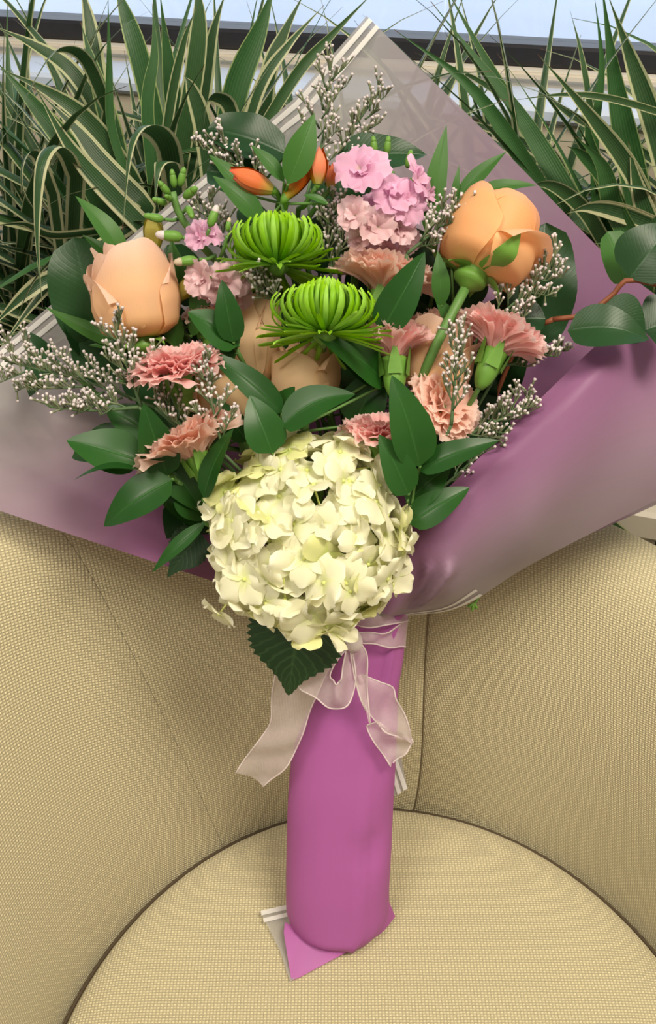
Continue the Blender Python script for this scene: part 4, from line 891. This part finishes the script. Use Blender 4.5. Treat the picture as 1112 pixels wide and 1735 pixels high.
# dark greenery filling the inside of the bouquet
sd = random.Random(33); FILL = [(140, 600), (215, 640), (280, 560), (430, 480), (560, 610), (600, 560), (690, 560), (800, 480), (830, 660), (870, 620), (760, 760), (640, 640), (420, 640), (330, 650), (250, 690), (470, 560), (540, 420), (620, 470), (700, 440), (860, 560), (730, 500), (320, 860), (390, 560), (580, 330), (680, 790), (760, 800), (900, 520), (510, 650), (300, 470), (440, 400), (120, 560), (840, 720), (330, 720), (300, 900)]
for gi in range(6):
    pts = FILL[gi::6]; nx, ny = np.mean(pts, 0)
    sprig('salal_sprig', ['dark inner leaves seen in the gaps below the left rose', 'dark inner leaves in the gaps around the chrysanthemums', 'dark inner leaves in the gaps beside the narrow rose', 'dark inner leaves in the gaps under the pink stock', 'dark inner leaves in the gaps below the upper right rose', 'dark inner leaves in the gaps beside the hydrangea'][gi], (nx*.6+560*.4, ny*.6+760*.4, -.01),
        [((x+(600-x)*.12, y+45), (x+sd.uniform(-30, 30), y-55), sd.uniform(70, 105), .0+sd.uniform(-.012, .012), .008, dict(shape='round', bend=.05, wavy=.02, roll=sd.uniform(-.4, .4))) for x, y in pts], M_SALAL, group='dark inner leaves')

# ------------------------------------------------------------------ statice sprigs
def statice(label, main, branches, dens=1.0, d=None):
    root = thing('statice_sprig', label, 'flower', B(*main[0]), 'statice sprigs'); sb_ = Bag(); cb = Bag(); wb = Bag(); sdr = random.Random(sum(map(ord, label)))
    def florets(P, lo=.25):
        P = np.asarray(P); L = np.sum(np.linalg.norm(np.diff(P, axis=0), axis=1)); n = int(L/.0015*dens)
        for k in range(n):
            t = lo+(1-lo)*(k+sdr.random())/n; x = t*(len(P)-1); j = min(int(x), len(P)-2); p = P[j]+(P[j+1]-P[j])*(x-j); tg = unit(P[j+1]-P[j])
            s = unit(np.cross(tg, -FWD)); up = unit(UPV*.9-FWD*.45+s*sdr.gauss(0, .5)+tg*.6+RGT*sdr.gauss(0, .3)-FWD*sdr.gauss(0, .3)); q = p+up*sdr.uniform(.001, .0048)
            h = sdr.uniform(.0022, .0036); cb.add(*tube([p, q, q+up*h], [.0003, .0006, .0008], 4, False))
            wb.add(*tube([q+up*h*.85, q+up*(h+.0009), q+up*(h+.0018)], [.0006, .0011, .0010], 4))
    P = catmull([B(*p) for p in main], 14); sb_.add(*tube(P, np.linspace(.0013, .0005, 14), 5)); florets(P[5:], .2)
    for b in branches:
        Q = catmull([B(*p) for p in b], 8); sb_.add(*tube(Q, np.linspace(.0008, .0003, 8), 4)); florets(Q)
    part('stems', mk('stems', local(np.vstack(sb_.V), root), sb_.F, M_TWIG), root)
    part('calyxes', mk('calyxes', local(np.vstack(cb.V), root), cb.F, M_STAT), root, None, None, 'stuff')
    part('white_tips', mk('white_tips', local(np.vstack(wb.V), root), wb.F, M_STATW), root, None, None, 'stuff')
    e = B(632, 1042, -.004); b0 = P[0]; wpart('lower_stem', *tube(catmull([b0, (b0+e)/2-NRM*.02, e], 8), .0011, 5), M_TWIG, root)
def fan(p0, p1, d0, d1, n, ln, seed, ang=.9):
    """side branches off a main stem p0->p1 in the plane of the bouquet"""
    s = random.Random(seed); out = []
    a0 = math.atan2(p1[1]-p0[1], p1[0]-p0[0])
    for i in range(n):
        t = .15+.8*i/max(1, n-1); x, y = p0[0]+(p1[0]-p0[0])*t, p0[1]+(p1[1]-p0[1])*t; d = d0+(d1-d0)*t; sg = -1 if i % 2 else 1
        a = a0+sg*s.uniform(.35, ang); l = ln*(1-.45*t)*s.uniform(.75, 1.2); e = (x+l*math.cos(a), y+l*math.sin(a))
        out.append([(x, y, d), (x+.5*l*math.cos(a*.92+a0*.08), y+.5*l*math.sin(a*.92+a0*.08)+2, d+s.uniform(-.004, .006)), (*e, d+s.uniform(-.006, .010))])
    return out
def st(label, p0, p1, d0, d1, n, ln, seed, ang=.9, dens=1.0, mid=None, extra=()):
    m = mid or ((p0[0]+p1[0])/2, (p0[1]+p1[1])/2+4)
    statice(label, [(*p0, d0), (*m, (d0+d1)/2), (*p1, d1)], fan(p0, p1, d0, d1, n, ln, seed, ang)+list(extra), dens)
st('long white statice sprig reaching out at the far left', (262, 690), (8, 612), .070, .050, 14, 95, 1, .85, 1.0, (150, 648))
st('low statice sprig pointing left above the ruscus leaves', (235, 690), (84, 690), .085, .075, 7, 30, 2, .6, 1.1, (160, 696))
st('statice sprig climbing under the left rose', (240, 690), (196, 560), .080, .080, 9, 55, 3, .8)
st('statice sprig in front of the left carnation', (330, 760), (250, 620), .076, .076, 9, 62, 4, .8)
st('statice sprig above the pale carnation', (380, 770), (345, 618), .090, .092, 7, 52, 5, .8)
st('tall statice sprig in front of the wrap left edge', (520, 330), (562, 112), .010, -.02, 12, 66, 6, .8, .8, (548, 230))
st('statice sprig standing against the grey wrap tip', (560, 310), (646, 152), .010, -.02, 10, 52, 7, .7, .8, (585, 240))
st('statice sprig left of the orange buds', (475, 340), (360, 238), .020, .010, 10, 62, 8, .9, .9)
st('statice sprig left of the upper right rose', (690, 430), (778, 348), .050, .045, 9, 50, 9, .9)
st('statice sprig right of the upper right rose stem', (815, 560), (940, 448), .050, .045, 12, 64, 10, .9)
st('upright statice sprig beside the long calyx carnation', (765, 720), (778, 558), .080, .075, 11, 40, 11, .7)
st('statice sprig lying along the right flap edge', (775, 745), (895, 682), .060, .058, 10, 55, 12, .9)
st('small statice sprig low against the right flap', (745, 830), (840, 738), .045, .050, 8, 40, 13, .9, .8)
st('statice sprig between the upper chrysanthemum and the pink stock', (560, 480), (566, 335), .035, .035, 12, 42, 14, .8)
st('statice sprig behind the sparse lilac stock', (385, 440), (345, 345), .020, .015, 10, 45, 15, .9, .9)
st('statice tip right of the long calyx carnation', (850, 620), (952, 590), .045, .045, 7, 34, 16, .7)
st('statice sprig between the chrysanthemums at the left', (480, 520), (430, 470), .045, .05, 7, 34, 17, .8)
# loose green stem end under the wrap on the chair back
ss = thing('loose_stem_tip', 'small loose green stem tip lying on the right chair back', 'stem', B(815, 1002, .0)); stalk(ss, [(820, 998, .004), (812, 1010, .006), (803, 1026, .008)], .0011, M_SEPAL)
for e in ((794, 1028), (808, 1030), (800, 1034)): stalk(ss, [(804, 1022, .008), ((804+e[0])/2, (1022+e[1])/2, .009), (*e, .008)], .0012, M_SEPAL, 'bud')
